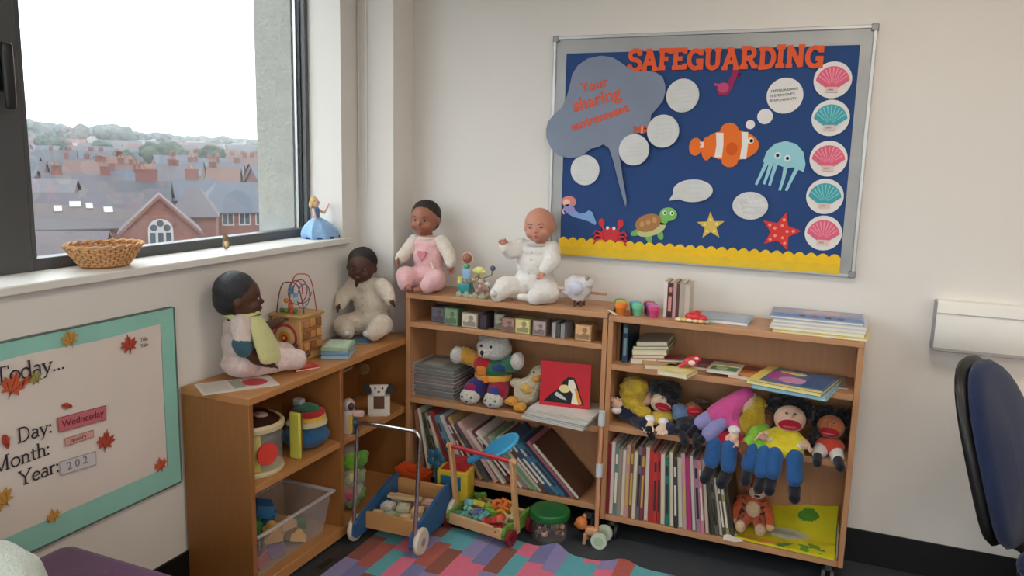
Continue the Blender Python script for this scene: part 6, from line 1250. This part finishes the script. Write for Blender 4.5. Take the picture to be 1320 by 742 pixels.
lt = [(-.105, -.07, 'teal'), (-.075, -.035, 'mint'), (-.10, .0, 'aqua'), (-.06, -.075, 'sea green'), (-.035, -.03, 'lilac'), (-.065, .02, 'yellow'), (-.025, .035, 'gold'), (.0, -.06, 'turquoise'), (.01, .0, 'lime'), (.035, -.035, 'green'), (.0, .065, 'orange'), (.04, .06, 'tangerine'), (.045, .015, 'amber'), (.055, -.075, 'red'), (.085, -.055, 'scarlet'), (.09, -.01, 'cream'), (.085, .045, 'pale yellow'), (-.09, .06, 'leaf green'), (.10, -.085, 'crimson')]
LC = {'teal': (70, 140, 140), 'mint': (120, 176, 150), 'aqua': (110, 170, 176), 'sea green': (96, 160, 140), 'lilac': (120, 124, 170), 'yellow': (214, 196, 70), 'gold': (206, 176, 60), 'turquoise': (100, 166, 170), 'lime': (130, 190, 70), 'green': (90, 160, 66), 'orange': (214, 110, 50), 'tangerine': (222, 124, 56), 'amber': (220, 170, 60), 'red': (186, 50, 44), 'scarlet': (200, 72, 50), 'cream': (214, 204, 160), 'pale yellow': (206, 200, 120), 'leaf green': (96, 150, 60), 'crimson': (150, 36, 48)}
for k, (x_, y_, nm) in enumerate(lt):
    p = Wg @ Vector((x_, y_, .066+.014*(k % 3)))
    tt = thing('toy_letter', '%s chunky letter block in the green walker tray' % nm, 'block', p, 0, 'letter blocks in the green walker', rot=(random.uniform(-.5, .5), random.uniform(-.5, .5), random.uniform(0, 6)))
    mb = MB(); q = k % 4; m0 = .026
    if q == 0: mb.box(-m0, -m0+.014, -m0, m0, -.012, .012, bev=.003).box(-m0, m0, -m0, -m0+.014, -.012, .012, bev=.003)
    elif q == 1: mb.box(-m0, m0, m0-.014, m0, -.012, .012, bev=.003).box(-.007, .007, -m0, m0, -.012, .012, bev=.003)
    elif q == 2: mb.lathe([(.010, -.012), (.026, -.012), (.026, .012), (.010, .012), (.010, -.012)], (0, 0, 0), 18)
    else: mb.box(-m0, m0, -.007, .007, -.012, .012, bev=.003).box(-m0, -m0+.013, -m0, m0, -.012, .012, bev=.003).box(m0-.013, m0, -m0, m0, -.012, .012, bev=.003)
    obj('letter', mb, plas(LC[nm], .45), tt, local=True)
# --- yellow toy truck behind
t = thing('toy_truck', 'yellow plastic toy truck with red roof behind the walkers', 'toy', (.600, -.335, 0), .1)
YP = plas((214, 186, 50)); 
Lm('chassis', MB().box(-.095, .095, -.052, .052, .045, .070, bev=.008), YP); Lm('cab', MB().box(-.065, .080, -.048, .048, .070, .225, bev=.012).box(-.095, -.06, -.045, .045, .07, .12, bev=.01), YP); Lm('roof', MB().prism([(-.045, .225), (.07, .225), (.045, .262), (-.01, .262)], -.045, .045), plas((178, 40, 42)))
Lm('side_window', MB().box(-.045, .050, -.052, -.046, .135, .200, bev=.004), plas((40, 110, 140))); Lm('windscreen', MB().box(-.0675, -.063, -.036, .036, .145, .205), plas((40, 110, 140)))
for x_ in (-.06, .06):
    for yy in (-.058, .058): Lm('wheel', MB().cyl((x_, yy-.010, .036), (x_, yy+.010, .036), .0355, n=22), plas((44, 44, 46)))
# --- blue bat, leaning on the handle bar
t = thing('toy_bat', 'long blue plastic bat lying across the leaning books', 'toy', (.82, -.35, .3))
Mb = Matrix.Translation((.805, -.425, .358)) @ Matrix.Rotation(-.56, 4, 'Y') @ Matrix.Rotation(.45, 4, 'X')
obj('bat_head', MB().lathe([(.0, -.010), (.080, -.008), (.086, 0), (.080, .008), (.0, .010)], (0, 0, 0), 28, Mb @ Matrix.Translation((.065, 0, 0)) @ Matrix.Rotation(PI/2*0, 4, 'X'), sy=.62), plas((52, 150, 200)), t)
obj('bat_rim', MB().tube([Mb @ Vector((.065+.086*math.cos(a), .053*math.sin(a), 0)) for a in [2*PI*k/28 for k in range(28)]], .008, 8, True), plas((70, 170, 214)), t)
obj('bat_handle', MB().cyl(Mb @ Vector((-.005, 0, 0)), Mb @ Vector((-.105, 0, 0)), .013, .015, 12), plas((58, 150, 196)), t)
# --- orange tray in the corner
t = thing('orange_tray', 'orange plastic toy tray in the dark corner behind the blue walker', 'toy', (.395, -.335, 0))
ov_ = MB(); o1 = [(.322, -.378), (.470, -.378), (.470, -.288), (.322, -.288)]
def orz(p, k): return ((p[0]-.396)*k+.396, (p[1]+.333)*k-.333)
ov_.add([(*orz(p, .8), .085) for p in o1]+[(*p, .165+(.02 if p[0] < .4 else 0)) for p in o1]+[(*orz(p, .92), .165+(.02 if p[0] < .4 else 0)) for p in o1]+[(*orz(p, .74), .097) for p in o1], [(3, 2, 1, 0)]+[(i_, (i_+1) % 4, 4+(i_+1) % 4, 4+i_) for i_ in range(4)]+[(4+i_, 4+(i_+1) % 4, 8+(i_+1) % 4, 8+i_) for i_ in range(4)]+[(8+i_, 8+(i_+1) % 4, 12+(i_+1) % 4, 12+i_) for i_ in range(4)]+[(12, 13, 14, 15)])
obj('tray', ov_, plas((208, 84, 36)), t, smooth=False); obj('tray_stand', MB().box(.345, .447, -.365, -.301, 0, .085, bev=.006), plas((170, 60, 34)), t)
t = thing('toy_flower', 'small blue plastic propeller toy beside the chrome handle', 'toy', (.49, -.30, 0)); obj('rod', MB().cyl((.490, -.300, .001), (.490, -.300, .235), .006, n=8), plas((60, 100, 120)), t)
for k in range(5): obj('blade', MB().ell((.490+.028*math.cos(k*1.2566), -.306, .235+.028*math.sin(k*1.2566)), (.020, .006, .020)), plas((50, 104, 128)), t)
# --- jar of conkers
t = thing('jar', 'clear jar of nuts and pine cones with a green lid', 'jar', (1.055, -.345, .0))
jx, jy = 1.055, -.345
obj('glass', MB().lathe([(.0, .0005), (.070, .0005), (.076, .010), (.076, .085), (.070, .095), (.067, .095), (.072, .084), (.072, .012), (.0, .006)], (jx, jy, 0), 36), clear('jar_plastic', (214, 214, 214), .06, .08), t)
obj('lid', MB().lathe([(.0, .093), (.082, .093), (.084, .097), (.084, .118), (.080, .124), (.0, .126)], (jx, jy, 0), 40), plas((24, 108, 50)), t)
lr = MB()
for k in range(40): lr.box(.0835, .0855, -.003, .003, .098, .117, Matrix.Translation((jx, jy, 0)) @ Matrix.Rotation(2*PI*k/40, 4, 'Z'))
obj('lid_ridges', lr, plas((22, 98, 46)), t, smooth=False)
nt_ = MB(); random.seed(5)
cols = [(104, 58, 38), (150, 104, 76), (190, 150, 116), (80, 44, 32)]
for k in range(34):
    a = random.uniform(0, 6.28); r_ = random.uniform(.02, .056); z_ = .018+.0017*k+random.uniform(0, .008)
    tt = thing('conker', 'brown nut or cone inside the green-lidded jar', 'nut', (jx+r_*math.cos(a), jy+r_*math.sin(a), z_), 0, 'nuts and cones inside the jar', rot=(random.uniform(0, 3), random.uniform(0, 3), 0))
    rr = random.uniform(.012, .0165); obj('shell', MB().lathe([(0, -rr), (rr*.7, -rr*.7), (rr, 0), (rr*.72, rr*.7), (0, rr*.95)], (0, 0, 0), 10), mat(cols[k % 4], .4, 0, .2, 90), tt, local=True); obj('scar', MB().ell((0, 0, -rr*.85), (rr*.5, rr*.5, rr*.2), 8, 5), mat((200, 170, 130), .6), tt, local=True)
# --- push-along dog on a stick
t = thing('push_toy', 'wooden push-along toy on a stick with white wheels', 'toy', (1.25, -.315, 0))
obj('stick', MB().cyl((1.252, -.318, .060), (1.249, -.300, .560), .0085, n=12), wood((206, 150, 110)), t)
for a, b in ((.505, .565), (.290, .345)): obj('stick_sleeve', MB().cyl((1.252-.003*(a-.06)/.5, -.318+.018*(a-.06)/.5, a), (1.252-.003*(b-.06)/.5, -.318+.018*(b-.06)/.5, b), .0145, n=16), plas((200, 206, 210), .3), t)
obj('body', MB().box(1.205, 1.262, -.335, -.300, .035, .070, bev=.010), wood((206, 156, 110)), t); obj('head', MB().ell((1.188, -.325, .080), (.026, .024, .028)).ell((1.170, -.328, .074), (.012, .012, .010)).ell((1.196, -.31, .102), (.010, .006, .014)), wood((206, 120, 60)), t)
for y_ in (-.342, -.292): obj('front_leg', MB().cyl((1.208, y_, .001), (1.212, y_, .045), .0075, n=10), wood((200, 150, 110)), t)
obj('axle', MB().cyl((1.275, -.352, .034), (1.275, -.278, .034), .005, n=10), wood((180, 140, 100)), t)
for y_ in (-.362, -.284): w_ = obj('wheel', MB().cyl((1.275, y_, .034), (1.275, y_+.016, .034), .0335, n=26), plas((206, 216, 204), .4), t); obj('wheel_disc', MB().cyl((1.275, y_-.002, .034), (1.275, y_, .034), .020, n=20), plas((176, 206, 170)), w_)
# --- floor socket box
t = thing('floor_box', 'grey floor socket cover beside the low shelf unit', 'floor socket', (.36, -.93, 0))
obj('plate', MB().box(.325, .392, -1.06, -.80, 0, .006, bev=.002), mat((62, 64, 66), .4, .3), t); obj('handle_slot', MB().box(.345, .372, -.98, -.90, .0055, .0068), BLK, t)

# ================================================================ right-hand side
t = thing('wall_trunking', 'long white wall-mounted trunking unit on the back wall', 'wall unit', (3.0, -.03, .9))
prof = [(0, .905), (-.048, .905), (-.058, .918), (-.060, .990), (-.056, 1.072), (-.046, 1.090), (0, 1.092)]
tk = MB(); n_ = len(prof); tk.add([(x_, y_, z_) for x_ in (2.425, 3.9) for y_, z_ in prof], [tuple(range(n_)), tuple(range(2*n_-1, n_-1, -1))]+[(i_, n_+i_, n_+(i_+1) % n_, (i_+1) % n_) for i_ in range(n_)])
obj('casing', tk, WHITEP, t); obj('end_cap', MB().box(2.418, 2.425, -.058, 0, .908, 1.088, bev=.002), mat((150, 150, 154), .5), t); obj('lower_lip', MB().box(2.425, 3.9, -.061, -.040, .905, .918, bev=.002), mat((160, 156, 156), .5), t); obj('groove', MB().box(2.425, 3.9, -.0608, -.058, 1.045, 1.048), mat((190, 186, 182), .5), t)
t = thing('desk', 'light wood desk edge against the back wall behind the blue chair', 'desk', (3.3, -.18, 0))
DW = wood((206, 160, 116)); obj('top', MB().box(2.69, 3.9, -.35, -.012, .735, .760, bev=.003), DW, t); obj('modesty_panel', MB().box(2.80, 3.8, -.06, -.04, .35, .735), DW, t)
for x_ in (2.80, 3.82): 
    for y_ in (-.31, -.08): obj('leg', MB().box(x_-.02, x_+.02, y_-.02, y_+.02, 0, .735, bev=.003), mat((120, 122, 124), .4, .5), t)
# office chair
t = thing('office_chair', 'blue fabric office chair with black back shell', 'chair', (2.80, -.72, 0), 0)
NAVY = mat((12, 30, 68), .9, 0, .14, 40, .4, 300, sheen=.15, name='blue_fabric'); NV2 = BLK
fcd = Vector((.88, -.475, 0)); wdv = Vector((.475, .88, 0))
def bk(u, v, dpt):   # u across, v up, depth along facing
    lean = .30; base = Vector((2.640, -.60, .455)); 
    return base + wdv*u + Vector((0, 0, 1))*(v*math.cos(lean)) - fcd*(v*math.sin(lean)) + fcd*dpt
def slab(name, hw0, hw1, h, d0, d1, m, crown=.02, rnd=.10, z0=0.0):
    mb = MB(); ol = []
    N = 28
    for k in range(N):
        a = 2*PI*k/N; ca, sa = math.cos(a), math.sin(a)
        e = .85 if sa > 0 else .5; X_ = math.copysign(abs(ca)**e, ca); Y_ = math.copysign(abs(sa)**(.8 if sa > 0 else .5), sa)
        v = z0+h/2+Y_*h/2; f_ = (v-z0)/h
        ol.append((X_*(hw0+(hw1-hw0)*f_-.04*max(0, f_-.75)), v))
    rings = []
    for (sc_, dd) in ((.86, d0), (.97, d0+(d1-d0)*.18), (1.0, d0+(d1-d0)*.5), (.97, d0+(d1-d0)*.82), (.84, d1), (.4, d1+crown)):
        rings.append([bk(u*sc_, z0+h/2+(v-z0-h/2)*sc_, dd+ .05*(u*u)/(.2*.2)*.5) for u, v in ol])
    vs = [p for r_ in rings for p in r_]; fs = [tuple(range(N-1, -1, -1)), tuple(range(5*N, 6*N))]
    for j in range(5): fs += [(j*N+k, j*N+(k+1) % N, (j+1)*N+(k+1) % N, (j+1)*N+k) for k in range(N)]
    mb.add(vs, fs); return obj(name, mb, m, t, ang=60)
slab('back_shell', .190, .190, .565, -.035, .005, NV2); slab('back_cushion', .184, .184, .555, .000, .050, NAVY, z0=.005)
ct = Vector((2.640, -.60, 0))+fcd*.30
seatM = Matrix.Translation((ct.x, ct.y, 0)) @ Matrix.Rotation(math.atan2(fcd.y, fcd.x), 4, 'Z')
obj('seat', MB().box(-.22, .24, -.23, .23, .445, .520, seatM, bev=.035), NAVY, t); obj('seat_pan', MB().box(-.20, .22, -.21, .21, .425, .447, seatM, bev=.01), BLK, t)
obj('back_bracket', MB().tube([bk(0, .14, -.04), bk(0, .02, -.055), seatM @ Vector((-.20, 0, .43)), seatM @ Vector((-.02, 0, .425))], .022, 8), BLK, t)
obj('mechanism', MB().box(-.26, -.05, -.06, .06, .37, .44, seatM, bev=.012), BLK, t)
obj('adjust_lever', MB().tube([seatM @ Vector((-.15, -.24, .44)), seatM @ Vector((-.17, -.27, .47)), seatM @ Vector((-.10, -.29, .53))], .006, 8), CHR, t)
obj('gas_column', MB().cyl((ct.x, ct.y, .10), (ct.x, ct.y, .43), .028, n=18).cyl((ct.x, ct.y, .09), (ct.x, ct.y, .24), .038, n=18), mat((150, 152, 155), .35, .6), t)
for k in range(5):
    a = 2*PI*k/5+.3; e = Vector((ct.x+.29*math.cos(a), ct.y+.29*math.sin(a), .075))
    ar = obj('base_arm', MB().tube([(ct.x, ct.y, .105), tuple(e)], [.028, .018], 8), BLK, t); obj('castor', MB().cyl(e+Vector((.018, 0, -.045)), e+Vector((-.018, 0, -.045)), .030, n=18), CAST, ar)
# purple bench with a pale fleece cushion, bottom left
t = thing('purple_bench', 'purple upholstered bench seat under the date board', 'bench', (.45, -2.3, 0))
PUR = mat((88, 46, 92), .85, 0, .08, 30, .25, 200, sheen=.2)
obj('seat', MB().box(.10, .62, -2.75, -1.805, .30, .45, bev=.045), PUR, t); obj('plinth', MB().box(.14, .60, -2.70, -1.85, .04, .305, bev=.01), mat((60, 34, 64), .8), t)
for x_ in (.18, .56):
    for y_ in (-2.66, -1.89): obj('foot', MB().cyl((x_, y_, 0), (x_, y_, .045), .022, n=12), BLK, t)
t = thing('fleece_cushion', 'large pale mint fleece cushion on the purple bench', 'cushion', (.45, -2.35, .45))
blob('cushion', [('e', (.28, -2.24, .590), (.13, .10, .13)), ('e', (.45, -2.27, .590), (.16, .11, .13)), ('e', (.60, -2.31, .570), (.14, .11, .115)), ('e', (.28, -2.45, .57), (.13, .16, .11)), ('e', (.48, -2.46, .57), (.17, .16, .11))], mat((206, 216, 208), .95, 0, .12, 60, .8, 140, sheen=.3), t, .014, 4, .012, 9)
